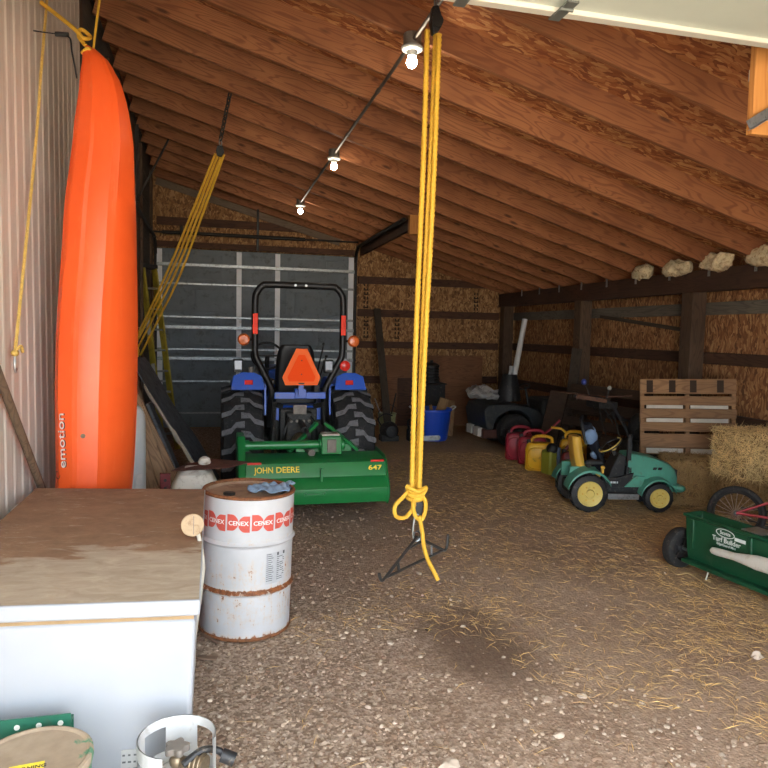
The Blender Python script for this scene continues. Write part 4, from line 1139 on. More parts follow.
# lower pulley and carabiner
c1 = P3(419, 509, .015)
t = thing('rope_pulley', 'small black lower pulley and snap link inside the rope loop', 'pulley', c1)
b = MB(); b.prism([(-.03, .06), (.03, .06), (.04, 0), (.012, -.055), (-.012, -.055), (-.04, 0)], -.014, .014, Matrix.Translation(c1)); b.build('block', M['black_plastic'], t, bevel=.006)
ca = P3(417, 529, .0); b = MB(); b.tube(spline([ca + Vector((-.014, 0, .075)), ca + Vector((-.024, 0, 0)), ca + Vector((-.02, 0, -.055)), ca + Vector((0, 0, -.072)), ca + Vector((.02, 0, -.055)), ca + Vector((.018, 0, 0)), ca + Vector((.008, 0, .078))], 5, closed=True), .0058, 8, closed=True); b.build('snap_link', M['galv'], t)
# gambrel
M['gambrel'] = paint('dark gambrel bar', (62, 60, 58), .5, .4, .2, 16)
zg = gnd(383, 579, .47).z
gl, gr_ = gnd(385, 578, .47), gnd(443, 550, .47); ga = P3(417, 537, .0)
tg = thing('game_gambrel', 'dark steel triangular gambrel with hooked ends hanging under the yellow rope', 'gambrel', ga)
b = MB(); b.tube([ga, gl], .0095, 8); b.tube([ga, gr_], .0095, 8); b.tube([gl, gr_], .0085, 8)
b.tube([ga.lerp(gl, .32), ga.lerp(gr_, .25)], .007, 8)
b.tube([ga + Vector((0.02 * math.cos(a), 0, .012 + .02 * math.sin(a))) for a in [2 * PI * k / 14 for k in range(14)]], .006, 8, closed=True)
b.build('frame', M['gambrel'], tg)
for e, o_ in ((gl, -1), (gr_, 1)):
    d_ = (gr_ - gl).normalized() * o_
    hb2 = MB().tube(spline([e, e + d_ * .03 + Vector((0, 0, -.006)), e + d_ * .05 + Vector((0, 0, .02)), e + d_ * .055 + Vector((0, 0, .085 if o_ > 0 else .04))], 5), .009, 8); hb2.build('hook', M['gambrel'], tg)
    q = gl.lerp(gr_, .22 if o_ < 0 else .78)
    sp_ = ga.lerp(e, .62 if o_ < 0 else .55)
    MB().bar(q, sp_ + Vector((0, 0, 0)), .012, .012).build('stay', M['gambrel'], tg)

# ------------------------------------------------------------------ second hoist rope, drawn off to the left wall
pt = Vector((.165, 7.15, zr(.165) + .02)); pp = at(220.5, 149, 7.1); pe_ = atX(134, 343, -.9)
t = thing('rope_hoist', 'yellow rope hoist slung from a ceiling chain toward the left wall', 'rope hoist', pp)
b = MB(); n_l = 9
for k in range(n_l):
    c = pt.lerp(pp + Vector((0, 0, .09)), (k + .5) / n_l); ax = (pp - pt).normalized()
    s1 = ax.orthogonal().normalized() if k % 2 else ax.cross(ax.orthogonal()).normalized()
    hl = (pp - pt).length / n_l * .62
    b.tube([c + ax * hl * math.cos(a) + s1 * .018 * math.sin(a) for a in [2 * PI * j / 12 for j in range(12)]], .008, 6, closed=True)
b.build('chain', M['dark_steel'], t)
b = MB(); b.tube(spline([pp + Vector((0, 0, .10)), pp + Vector((.012, 0, .05)), pp + Vector((0, 0, .03)), pp + Vector((-.012, 0, .06))], 4, closed=True), .006, 8, closed=True); b.build('snap_link', M['galv'], t)
b = MB().prism([(-.03, .05), (.02, .05), (.035, -.01), (.01, -.06), (-.03, -.05), (-.045, 0)], -.016, .016, Matrix.Translation(pp + Vector((0, 0, -.02)))); b.build('pulley_block', M['black_plastic'], t, bevel=.005)
for dx0, dx1, dz in ((-.05, -.05, 0), (-.02, .02, -.01), (.012, .06, -.02), (.035, .12, .02)):
    a = pp + Vector((dx0, 0, -.05)); e = pe_ + Vector((dx1 * .5, dx1, -abs(dx1) * 1.2))
    mid_ = a.lerp(e, .5) + Vector((.02, 0, -.05 - dx1 * .5))
    MB().tube(resample(spline([a, a.lerp(mid_, .5) + Vector((0, 0, -.01)), mid_, mid_.lerp(e, .5) + Vector((0, 0, -.01)), e], 6), .03), .0125, 8).build('strand', M['rope_yel'], t)
b = MB().tube(spline([pe_ + Vector((-.05, 0, .06)), pe_ + Vector((0, -.02, -.02)), pe_ + Vector((.05, 0, -.08)), pe_ + Vector((.03, .03, -.16)), pe_ + Vector((-.04, 0, -.08))], 5), .014, 8); b.build('knot', M['rope_yel'], t)
# ------------------------------------------------------------------ timber, panel and ladder leaning along the left
M['old_plank'] = wood('old grey brown plank', (172, 138, 104), (116, 86, 62), (14, 14, 1), knots=True)
def lean(name, mat, p_bot, p_top, w, th, label, cat, group=None, across=(0, 1, 0), bev=.004):
    p0, p1 = Vector(p_bot), Vector(p_top); d = (p1 - p0); L = d.length; d.normalize()
    a = Vector(across); a = (a - d * a.dot(d)).normalized(); n_ = a.cross(d)
    o = MB().box(-w / 2, w / 2, -th / 2, th / 2, 0, L).build(name, mat, bevel=bev)
    Mx = Matrix(((a.x, -n_.x, d.x, p0.x), (a.y, -n_.y, d.y, p0.y), (a.z, -n_.z, d.z, p0.z), (0, 0, 0, 1)))
    o.matrix_world = Mx; MW[o.name] = Mx
    tag(o, label, cat, group); return o
gp_ = 'old planks leaning on the left wall'
for i, (xb, xt, yy, zt, w_, lab) in enumerate(((-.50, -.90, 5.62, 1.72, .16, 'old plank leaning nearest the grey tank, lowest foot of the leaning boards'),
                                        (-.37, -.86, 5.74, 1.78, .15, 'old plank leaning second from the grey tank, tallest of the boards'),
                                        (-.24, -.82, 5.86, 1.66, .15, 'old plank leaning third from the grey tank'),
                                        (-.12, -.80, 5.98, 1.5, .14, 'old plank leaning farthest from the grey tank, beside the red post'))):
    lean('leaning_plank', M['old_plank'], (xb, yy, .012), (xt, yy + .12, zt), w_, .04, lab, 'plank', gp_, across=(1, 0, .3))
# dark torn panel
M['tarpanel'] = paint('dark weathered panel', (82, 86, 92), .6, .1, .35, 7, (34, 34, 36), .4)
M['torn'] = paint('torn pale paper edge', (176, 164, 146), .9, 0, .2, 30)
A_, B_ = Vector((-.14, 7.35, .30)), Vector((-.86, 7.6, 1.45))
t = thing('roofing_panel', 'dark torn-edged roofing panel leaning between planks and ladder', 'panel', (-.3, 7.4, 0))
d_ = (B_ - A_); 
def PQ(u, v): return A_ + d_ * u + Vector((.10, .62, .0)) * v
b = MB(); N = 16; rings = []
for i in range(N + 1):
    u = -.16 + 1.16 * i / N; e = .04 * nz.noise(Vector((u * 9, 0, 2))); up_ = Vector((.8, 0, .59)) * .012
    sag = Vector((0, 0, .02 * math.sin(u * 9)))
    rings.append([PQ(u, e) + sag, PQ(u, .5) + sag * .5, PQ(u, 1) + sag, PQ(u, 1) + sag + up_, PQ(u, .5) + up_ + sag * .5, PQ(u, e) + sag + up_])
b.loft(rings); b.build('panel', M['tarpanel'], t, angle=50)
b = MB(); ed = []
for i in range(14):
    u = -.2 + .98 * i / 13; q = PQ(u, .0) + Vector((0, -.015, -.01 + .02 * nz.noise(Vector((u * 11, 1, 0))))); w_ = .022 + .05 * abs(nz.noise(Vector((u * 14, 5, 0))))
    ed.append([q + Vector((0, 0, -w_)), q + Vector((0, -.008, 0)), q + Vector((0, .012, w_)), q + Vector((0, .012, -w_))])
b.loft(ed); b.build('torn_edge', M['torn'], t)
lean('dark_board', M['tarpanel'], (-.20, 7.1, .01), (-.62, 7.15, 1.05), .3, .03, 'dark grey board leaning below the torn roofing panel', 'board')
lean('leaning_timber', M['old_plank'], (-.55, 7.9, .01), (-.93, 7.95, 1.8), .09, .05, 'upright timber leaning on the left wall just before the yellow ladder', 'timber')
# ladder
M['fiberglass'] = paint('yellow ladder rail', (176, 156, 50), .5, 0, .15, 6, (110, 96, 50), .3)
Lb, Lt = Vector((-.60, 10.4, 0)), Vector((-.93, 10.75, 2.70))
t = thing('step_ladder', 'yellow fibreglass ladder leaning on the left wall beside the rear door', 'ladder', Lb)
dl = (Lt - Lb).normalized(); ac = Vector((.62, .55, 0)); ac = (ac - dl * ac.dot(dl)).normalized(); hw = .13
for sgn in (-1, 1): MB().bar(Lb + ac * hw * sgn, Lt + ac * hw * sgn * .8, .03, .11, dl.cross(ac)).build('rail', M['fiberglass'], t, bevel=.004)
for k in range(8):
    c = Lb + dl * (.25 + .31 * k); h_ = hw * (1 - .2 * (k / 8))
    MB().bar(c - ac * h_, c + ac * h_, .075, .025, (0, 0, 1)).build('rung', M['galv'], t)
MB().bar(Lt - ac * .13, Lt + ac * .13, .12, .06, dl).build('top_cap', M['black_plastic'], t, bevel=.008)
lb_ = MB(); c = Lb + dl * 1.45 - ac * hw; nn = Vector((.2, -1, 0)); 
for k, (z0, z1) in enumerate(((1.72, 1.98), (1.15, 1.30))):
    c = Lb + dl * ((z0 + z1) / 2); c = c - ac * hw * .9
    MB().bar(c - dl * (z1 - z0) / 2 - Vector((0, .047, 0)), c + dl * (z1 - z0) / 2 - Vector((0, .047, 0)), .05, .004, (0, 1, 0)).build('label', M['paper'], t)

# ------------------------------------------------------------------ white container with a rusty sheet lying on it
qx, qy = -.13, 5.35
t = thing('white_container', 'dirty white plastic container under the rusty sheet behind the drum', 'container', (qx, qy, 0))
b = MB(); rg = []
for z, hw_, dp in ((0, .17, .16), (.05, .185, .175), (.60, .175, .165), (.70, .13, .13), (.735, .075, .08), (.74, .075, .08)):
    rg.append([Vector((qx + hw_ * (1 if c_ > 0 else -1) * abs(c_) ** .45, qy + dp * (1 if s_ > 0 else -1) * abs(s_) ** .45, z)) for c_, s_ in [(math.cos(2 * PI * k / 28), math.sin(2 * PI * k / 28)) for k in range(28)]])
b.loft(rg); b.build('body', M['jug_white'], t)
sheet_z = .742
M['rusty_sheet'] = paint('rusty brown sheet', (112, 74, 62), .8, .2, .25, 9, (74, 48, 42), .4)
c4 = [(-.30, 5.24), (.10, 5.18), (.30, 5.42), (.02, 5.62), (-.20, 5.55)]
b = MB(); b.add([(x, y, sheet_z + dz + .02 * math.sin(x * 9)) for dz in (0, .006) for x, y in c4], [tuple(range(5)), tuple(range(5, 10))] + [(i, (i + 1) % 5, 5 + (i + 1) % 5, 5 + i) for i in range(5)])
o = b.build('rusty_sheet', M['rusty_sheet'], smooth=False); tag(o, 'rusty brown metal sheet lying flat on the white container', 'metal sheet')
b = MB().lathe([(0, 0), (.045, 0), (.05, .018), (.04, .045), (.015, .06), (0, .062)], 20, Matrix.Translation((-.06, 5.44, sheet_z + .004)))
o = b.build('container_cap', M['jug_white']); tag(o, 'small dirty white cap lying on the rusty sheet', 'cap')
M['jack_red'] = paint('dull red steel', (112, 40, 44), .6, .2, .25, 14, (70, 40, 36), .3)
t = thing('perforated_post', 'dull red perforated steel post standing left of the white container', 'post', (-.335, 5.2, 0))
MB().box(-.375, -.30, 5.185, 5.205, 0, .73).box(-.375, -.367, 5.185, 5.225, 0, .73).build('channel', M['jack_red'], t, bevel=.002)
for k in range(11): MB().cyl((-.337, 5.1835, .08 + .06 * k), (-.337, 5.186, .08 + .06 * k), .012, n=10).build('hole', M['dark_steel'], t)
b = MB().tube([(-.46, 5.05, .018), (-.30, 6.0, .03)], .03, 12); o = b.build('wood_pole', M['pole_wood']); tag(o, 'short round pole lying on the ground below the leaning planks', 'pole')

# ------------------------------------------------------------------ back of the shed
M['board_dark'] = wood('dark upright board', (92, 80, 66), (58, 48, 40), (14, 14, 1), knots=False)
a0, a1 = gnd(389, 438), at(377, 309, YB - .09)
lean('upright_board', M['board_dark'], (a0.x, a0.y, .005), tuple(a1), .13, .04, 'long dark board standing tilted against the end wall beside the rear door', 'board', across=(1, 0, 0))
M['tub_blue'] = paint('blue tub plastic', (30, 76, 190), .45, 0, .08, 5)
bx, by = 3.63, 10.95
t = thing('tub', 'round blue plastic tub full of scrap wood near the end wall', 'tub', (bx, by, 0))
b = MB(); rg = []
for z, r_ in ((0, .245), (.03, .26), (.50, .315), (.51, .335), (.535, .335), (.54, .325), (.50, .30), (.06, .245), (.06, 0.01)):
    rg.append([Vector((bx + (r_ * (1 + (.018 if 0.02 < z < .5 and r_ > .25 else 0) * (1 if math.sin(20 * a) > 0 else 0))) * math.cos(a), by + (r_ * (1 + (.018 if 0.02 < z < .5 and r_ > .25 else 0) * (1 if math.sin(20 * a) > 0 else 0))) * math.sin(a), z)) for a in [2 * PI * k / 80 for k in range(80)]])
b.loft(rg, caps=False); b.build('shell', M['tub_blue'], t)
for sgn in (-1, 1): MB().tube(spline([(bx + sgn * .33, by - .08, .52), (bx + sgn * .39, by - .06, .56), (bx + sgn * .39, by + .06, .56), (bx + sgn * .33, by + .08, .52)], 5), .014, 8).build('rope_handle', M['pale_strip'], t)
M['scrap'] = wood('scrap wood', (164, 128, 86), (116, 84, 54), (14, 14, 1), knots=False)
for i, (p0, p1, w_, lab) in enumerate((((bx - .12, by + .06, .12), (bx - .30, by - .12, .76), .10, 'scrap wood block tilting left out of the blue tub'),
                                   ((bx + .02, by - .05, .12), (bx - .07, by - .1, .60), .05, 'thin scrap wood stick in the middle of the blue tub'),
                                   ((bx + .05, by + .1, .12), (bx + .22, by + .02, .70), .16, 'wide pale scrap board standing at the right of the blue tub'))):
    lean('wood_scrap', M['scrap'], p0, p1, w_, .045, lab, 'scrap wood', 'scrap wood in the blue tub', across=(1, 0, 0))
lean('scrap_plank', M['scrap'], (bx + .36, by + .35, .01), (bx + .44, by + .5, .62), .28, .03, 'dark worn plank end standing right of the blue tub', 'plank', across=(1, 0, 0))
M['bucket_pale'] = paint('pale green bucket', (166, 166, 116), .55, 0, .12, 6, (110, 104, 80), .3)
ux, uy = 3.04, 11.75
t = thing('bucket', 'pale yellowish bucket standing among tools beside the dark upright board', 'bucket', (ux, uy, 0))
MB().lathe([(0, 0), (.135, 0), (.16, .34), (.168, .345), (.168, .365), (.158, .365), (.15, .34), (.13, .02), (0, .02)], 36, Matrix.Translation((ux, uy, 0)), cap=False).build('shell', M['bucket_pale'], t)
MB().tube(spline([(ux - .165, uy, .35), (ux - .13, uy - .1, .46), (ux, uy - .13, .53), (ux + .13, uy - .1, .46), (ux + .165, uy, .35)], 6), .006, 6).build('handle', M['dark_steel'], t)
for i, (p0, p1, lab) in enumerate((((ux, uy, .05), (ux - .22, uy + .05, .62), 'thin stick leaning left out of the pale bucket'), ((ux + .02, uy, .05), (ux + .16, uy, .72), 'dark rod leaning right out of the pale bucket'))):
    o = MB().tube([p0, p1], .012, 8).build('tool_rod', M['pale_strip'] if i == 0 else M['dark_steel']); tag(o, lab, 'rod', 'rods in the pale bucket')
# dark small engine on the ground
ex, ey = 2.86, 10.9
t = thing('small_engine', 'small dark engine lying on the ground before the pale bucket', 'engine', (ex, ey, 0))
b = MB(); b.ball((ex, ey, .17), (.16, .14, .16), 20); b.box(ex - .15, ex + .15, ey - .1, ey + .12, .0, .1); b.build('engine_block', M['grime'], t, bevel=.01)
b = MB(); b.lathe([(0, 0), (.10, 0), (.11, .02), (.09, .05), (.03, .06), (0, .06)], 24, Matrix.Translation((ex + .0, ey - .13, .18)) @ Matrix.Rotation(R(90), 4, 'X')); b.build('starter_cover', M['black_plastic'], t)
MB().tube(spline([(ex - .13, ey, .25), (ex - .2, ey - .05, .38), (ex - .08, ey - .05, .46), (ex + .05, ey, .42)], 6), .012, 8).build('handle', M['black_steel'], t)
hx, hy = 3.27, 10.7
t = thing('chainsaw', 'dark power saw with pale bar on the ground beside the blue tub', 'saw', (hx, hy, 0))
b = MB(); b.box(hx - .14, hx + .12, hy - .1, hy + .1, .02, .22); b.ball((hx - .05, hy, .2), (.1, .09, .1), 14); b.build('saw_body', M['black_plastic'], t, bevel=.02)
b = MB(); b.bar((hx + .05, hy - .12, .08), (hx + .34, hy - .16, .09), .01, .08, (0, 0, 1)); b.ball((hx + .34, hy - .16, .09), (.04, .006, .04), 12); b.build('guide_bar', M['galv'], t)
MB().tube(spline([(hx - .12, hy, .2), (hx - .14, hy, .36), (hx, hy - .02, .38), (hx + .1, hy, .22)], 6), .014, 8).build('handle', M['black_plastic'], t)
# black stove-like box with a round canister on top, behind the tub
sx_, sy_ = 4.02, 12.1
t = thing('black_crate', 'black box standing behind the blue tub near the end wall', 'box', (sx_, sy_, 0))
MB().box(sx_ - .26, sx_ + .16, sy_ - .22, sy_ + .25, 0, .86).build('box_body', M['black_plastic'], t, bevel=.015)
MB().box(sx_ - .28, sx_ + .18, sy_ - .24, sy_ + .27, .86, .885).build('lid', M['dark_steel'], t, bevel=.006)
t = thing('filter_canister', 'black ribbed canister standing on top of the black box', 'canister', (sx_ - .05, sy_, .886))
b = MB(); pr = [(0, 0), (.15, 0)]
for k in range(5): pr += [(.15, .05 + k * .05), (.135, .06 + k * .05), (.135, .085 + k * .05), (.15, .095 + k * .05)]
pr += [(.15, .33), (.10, .36), (.03, .38), (.03, .42), (0, .42)]
b.lathe(pr, 28, Matrix.Translation((sx_ - .05, sy_, .886))); b.build('canister_body', M['black_plastic'], t)

# ------------------------------------------------------------------ dark ride-on mower by the corner post
M['mower'] = paint('faded black bodywork', (44, 48, 50), .5, 0, .2, 5, (78, 74, 66), .3)
M['mower_rust'] = paint('rusty mower frame', (86, 52, 42), .8, .2, .3, 12)
wx, wy = 4.62, 10.35
t = thing('riding_mower', 'dark faded ride-on mower parked beside the corner post', 'mower', (wx, wy, 0))
def V3(x, y, z): return Vector((wx + x, wy + y, z))
b = MB(); prf = [(-.42, .30), (-.46, .62), (-.40, .70), (.10, .70), (.42, .66), (.52, .50), (.54, .38), (.40, .36)]
arch = [(.36 + .0 - .34 * math.cos(PI * k / 10) * -1 if False else .04 + .34 * math.cos(PI * k / 10), .30 + .30 * math.sin(PI * k / 10)) for k in range(11)]
poly = [(-.42, .30), (-.47, .58), (-.42, .69), (-.2, .72), (.15, .70), (.48, .62), (.60, .46), (.60, .30)] + [(x, z) for x, z in arch]
b.prism(poly, -.42, .42, Matrix.Translation((wx, wy, 0))); b.build('rear_body', M['mower'], t, bevel=.025)
b = MB(); b.box(wx - .46, wx + .6, wy - .38, wy + .4, .16, .30); b.build('frame', M['mower_rust'], t, bevel=.01)
b = MB(); b.box(wx - .52, wx - .44, wy - .3, wy - .1, .18, .32); b.box(wx - .50, wx - .44, wy + .05, wy + .25, .18, .32); b.build('tail_plate', M['pale_strip'], t, bevel=.006)
for yy_ in (-.43, .43):
    Mw = Matrix.Translation(V3(.04, yy_, .275)) @ Matrix.Rotation(R(90), 4, 'X')
    wo = MB().lathe([(.13, -.09), (.20, -.115), (.25, -.11), (.275, -.08), (.275, .08), (.25, .11), (.20, .115), (.13, .09)], 40, Mw, cap=False).build('rear_wheel', M['rubber'], t)
    MB().lathe([(.135, -.09), (.12, -.05), (.05, -.03), (0, -.03)], 28, Mw, cap=False).lathe([(.135, .09), (.12, .05), (.05, .03), (0, .03)], 28, Mw, cap=False).build('rim', M['dark_steel'], wo)
b = MB(); b.box(wx + .6, wx + 1.4, wy - .28, wy + .28, .3, .78); b.build('hood', M['mower'], t, bevel=.05)
for yy_ in (-.36, .36):
    Mw = Matrix.Translation(V3(1.15, yy_, .2)) @ Matrix.Rotation(R(90), 4, 'X')
    MB().lathe([(0, -.07), (.16, -.08), (.2, -.05), (.2, .05), (.16, .08), (0, .07)], 32, Mw).build('front_wheel', M['rubber'], t)
b = MB(); b.tube([V3(.5, 0, .6), V3(.42, 0, .95)], .02, 8); b.tube([V3(.40 + .17 * math.sin(a) * .3, .17 * math.cos(a), .96 + .17 * math.sin(a) * .9 * .3) for a in [2 * PI * k / 24 for k in range(24)]], .014, 8, closed=True); b.build('steering_wheel', M['black_plastic'], t)
b = MB(); b.tube([V3(-.40, -.40, .35), V3(-.44, -.40, .62), V3(-.2, -.40, .70), V3(.3, -.40, .68)], .02, 8); b.build('side_rail', M['black_steel'], t)
# black funnel sack with two white pipes standing in it
b = MB(); fx, fy = 4.80, 10.45
t = thing('black_hopper', 'black tapered bucket on the mower holding white pipes', 'bucket', (fx, fy, .72))
MB().lathe([(0, 0), (.20, 0), (.17, .2), (.12, .42), (.11, .44), (.10, .42), (.15, .2), (.17, .03), (0, .03)], 28, Matrix.Translation((fx, fy, .715)), cap=False).build('shell', M['black_plastic'], t)
M['pvc'] = paint('white plastic pipe', (206, 206, 202), .4, 0, .06, 5)
pb_, pt_ = Vector((fx + .03, fy, .80)), at(525, 319, 10.45)
b = MB(); b.tube([pb_, pt_], .045, 16, caps=False); b.tube([pb_, pt_], .039, 16, caps=False); o = b.build('plastic_pipe', M['pvc']); tag(o, 'long white plastic pipe standing tall out of the black bucket', 'pipe', 'pipes in the black bucket')
pb_, pt_ = Vector((fx - .05, fy, .80)), at(511.5, 366, 10.45)
b = MB(); b.tube([pb_, pt_], .028, 14); b.tube([pt_ - Vector((0, 0, .09)), pt_], .036, 14); o = b.build('plastic_pipe', M['pvc']); tag(o, 'short white capped pipe standing beside the long pipe', 'pipe', 'pipes in the black bucket')
# crumpled clear-white plastic on the mower
M['plastic_bag'] = paint('crumpled whitish plastic', (170, 166, 160), .35, 0, .25, 16)
b = MB().ball((4.42, 10.62, .82), (.27, .24, .13), 40); b.rough(.12, 5, 3); b.rough(.05, 14, 1); b.v = [Vector((p.x, p.y, max(p.z, .725))) for p in b.v]
o = b.build('plastic_bag', M['plastic_bag'], angle=25); tag(o, 'crumpled whitish plastic bag lying on the back of the dark mower', 'plastic bag')

# ------------------------------------------------------------------ fuel cans between mower and toy tractor
M['can_red'] = paint('faded red can', (158, 34, 50), .45, 0, .12, 6, (96, 30, 36), .2)
M['can_dark'] = paint('dark red can', (112, 26, 28), .45, 0, .12, 6)
M['can_yellow'] = paint('yellow can', (232, 176, 28), .42, 0, .1, 6, (150, 112, 40), .2)
M['jug_lime'] = paint('yellow green jug', (150, 150, 50), .45, 0, .12, 6)
M['jug_blue'] = paint('grey blue label', (92, 108, 132), .5, 0, .12, 6)
def can(x, y, rz, w, d, h, m_, label, name='fuel_can', spout=None, rib=True, hole=True):
    t = thing(name, label, 'fuel can', (x, y, 0), (0, 0, rz), 'fuel cans beside the mower')
    mx_ = MW[t.name]
    b = MB(); rg = []
    for z, k in ((0, .9), (.02, 1), (h * .62, 1), (h * .74, .93), (h * .80, .80), (h * .805, .78)):
        rg.append([mx_ @ Vector((w / 2 * k * (1 if c_ > 0 else -1) * abs(c_) ** .4, d / 2 * k * (1 if s_ > 0 else -1) * abs(s_) ** .4, z)) for c_, s_ in [(math.cos(2 * PI * j / 32), math.sin(2 * PI * j / 32)) for j in range(32)]])
    b.loft(rg); bo = b.build('can_body', m_, t)
    if rib:
        for sx in (-1, 1):
            b = MB(); b.v = []; b.tube([mx_ @ Vector(p) for p in spline([(sx * w * .505, -d * .36, h * .1), (sx * w * .505, -d * .36, h * .62), (sx * w * .505, d * .36, h * .62), (sx * w * .505, d * .36, h * .1)], 4, closed=True)], .012, 8, closed=True); b.build('moulded_rib', m_, bo)
    b = MB(); b.tube([mx_ @ Vector(p) for p in spline([(0, -d * .36, h * .76), (0, -d * .34, h * .95), (0, -d * .1, h), (0, d * .22, h * .96), (0, d * .34, h * .78)], 5)], .022, 10); b.build('handle', m_, t)
    b = MB(); b.cyl(mx_ @ Vector((0, d * .36, h * .74)), mx_ @ Vector((0, d * .40, h * .88)), .034, .03, 16); b.build('cap', M['black_plastic'], t)
    if spout: 
        b = MB(); b.tube([mx_ @ Vector(p) for p in spout[0]], .016, 10); b.build('spout', spout[1], t)
    return t
can(4.33, 9.02, 1.15, .21, .40, .48, M['can_red'], 'faded red fuel can farthest left, nearest the mower wheel')
can(4.36, 8.66, 1.1, .22, .40, .48, M['can_red'], 'faded red fuel can with red spout, second from the mower', spout=([(0.02, -.12, .40), (.0, -.25, .52), (.0, -.36, .64)], M['can_red']))
can(4.28, 8.26, 1.1, .24, .40, .46, M['can_yellow'], 'big bright yellow fuel can standing before the red cans')
can(4.74, 8.22, 1.1, .22, .36, .52, M['can_yellow'], 'yellow fuel can standing behind, half hidden by the toy tractor', spout=([(0, .1, .50), (0, .16, .55), (0, .3, .56)], M['can_yellow']))
can(4.50, 7.80, 1.3, .18, .3, .40, M['can_dark'], 'small dark red fuel can beside the toy tractor rear wheel', rib=False)
t = thing('oil_jug', 'yellow green jug with large black cap and grey blue side', 'jug', (4.29, 7.98, 0), (0, 0, .3)); mx_ = MW[t.name]
b = MB(); b.box(-.09, .04, -.08, .10, 0, .32); b.v = [mx_ @ p for p in b.v]; b.build('jug_body', M['jug_lime'], t, bevel=.03)
b = MB(); b.box(.035, .085, -.09, .09, 0, .36); b.v = [mx_ @ p for p in b.v]; b.build('side_panel', M['jug_blue'], t, bevel=.015)
b = MB(); b.ball(mx_ @ Vector((-.02, -.03, .34)), (.075, .07, .075), 18); b.build('cap', M['black_plastic'], t)
# ------------------------------------------------------------------ pallets and loose timber on the right
M['pallet'] = wood('pallet timber', (176, 134, 90), (122, 86, 56), (1, 14, 14), knots=False)
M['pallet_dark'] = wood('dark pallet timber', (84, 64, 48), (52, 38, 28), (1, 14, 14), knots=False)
def pallet(label, bl, br, tl, thick, m_, nb, rev=False):
    """bl, br: lower corners; tl: upper left corner; boards run from left to right"""
    bl, br, tl = Vector(bl), Vector(br), Vector(tl)
    X = (br - bl); w = X.length; X.normalize(); Z = tl - bl; Z -= X * Z.dot(X); h = Z.length; Z.normalize(); Y = Z.cross(X)
    Mx = Matrix(((X.x, Y.x, Z.x, bl.x), (X.y, Y.y, Z.y, bl.y), (X.z, Y.z, Z.z, bl.z), (0, 0, 0, 1)))
    t = thing('pallet', label, 'pallet', bl); MW[t.name] = Mx; t.matrix_world = Mx
    def part(name, x0, x1, y0, y1, z0, z1):
        o = MB().box(-(x1 - x0) / 2, (x1 - x0) / 2, y0, y1, -(z1 - z0) / 2, (z1 - z0) / 2).build(name, m_, None, bevel=.004)
        o.parent = t; o.location = ((x0 + x1) / 2, 0, (z0 + z1) / 2); return o
    for xs in (0.0, w / 2 - .02, w - .045): part('stringer', xs, xs + .045, .02, .02 + thick, 0, h)
    for z0, z1 in nb: part('deck_board', -.004, w + .004, 0, .02, z0 * h, z1 * h)
    for k in range(4): part('back_board', -.004, w + .004, .02 + thick, .04 + thick, h * (.04 + .29 * k), h * (.04 + .29 * k) + .10)
    return t
M['pallet_gap_lit'] = paint('painted sunlit gap', (206, 198, 184), .8, 0, .12, 10)  # pale colour stands in for sunlight in the pallet gaps
tlp = at(645, 379, 6.95); trp = at(741, 379, 6.45)
Xp = (trp - tlp); Xp.z = 0; Xp.normalize(); Zp = (Vector((0, 0, 1)) + Vector((-.62, .78, 0)) * -.0 + Vector((-.16, .20, 0)))
Zp = (Zp - Xp * Zp.dot(Xp)).normalized(); hp = (tlp.z - .01) / Zp.z
pl = pallet('weathered pale pallet leaning upright behind the hay bales', tlp - Zp * hp, trp - Zp * hp, tlp, .09, M['pallet'],
       ((0.02, .09), (.13, .20), (.24, .30), (.40, .52), (.54, .62), (.66, .74), (.77, .85), (.87, 1.0)))
wp = (trp - tlp).length
for k, xs in enumerate((.10, .34, .56, .84)):
    o = MB().box(-.035, .035, -.004, 0, -.07, .07).build('notch', M['ink'], None); o.parent = pl; o.location = (xs * wp, 0, hp * .935)
for zf in (.365, .63, .755):  # added strips between the boards, painted pale as if lit
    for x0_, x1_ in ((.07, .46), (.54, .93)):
        o = MB().box(-(x1_ - x0_) / 2 * wp, (x1_ - x0_) / 2 * wp, .05, .07, -.03, .03).build('lit_gap_strip', M['pallet_gap_lit'], None); o.parent = pl; o.location = ((x0_ + x1_) / 2 * wp, 0, hp * zf)
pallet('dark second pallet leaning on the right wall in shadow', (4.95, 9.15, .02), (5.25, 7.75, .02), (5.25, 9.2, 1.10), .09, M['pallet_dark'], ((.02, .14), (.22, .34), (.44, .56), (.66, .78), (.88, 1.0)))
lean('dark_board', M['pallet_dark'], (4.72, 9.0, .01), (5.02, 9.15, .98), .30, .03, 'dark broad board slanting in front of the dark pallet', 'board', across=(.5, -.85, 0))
lean('tall_panel', M['board_dark'], (5.30, 9.45, .01), (5.42, 9.40, 1.62), .16, .03, 'dark narrow upright board left of the second post', 'board', across=(.5, -.85, 0))
lean('diagonal_brace', M['board_dark'], (5.86, 9.5, 2.12), (5.86, 7.6, 1.92), .05, .03, 'thin dark stick slung across the right wall between the posts', 'stick')

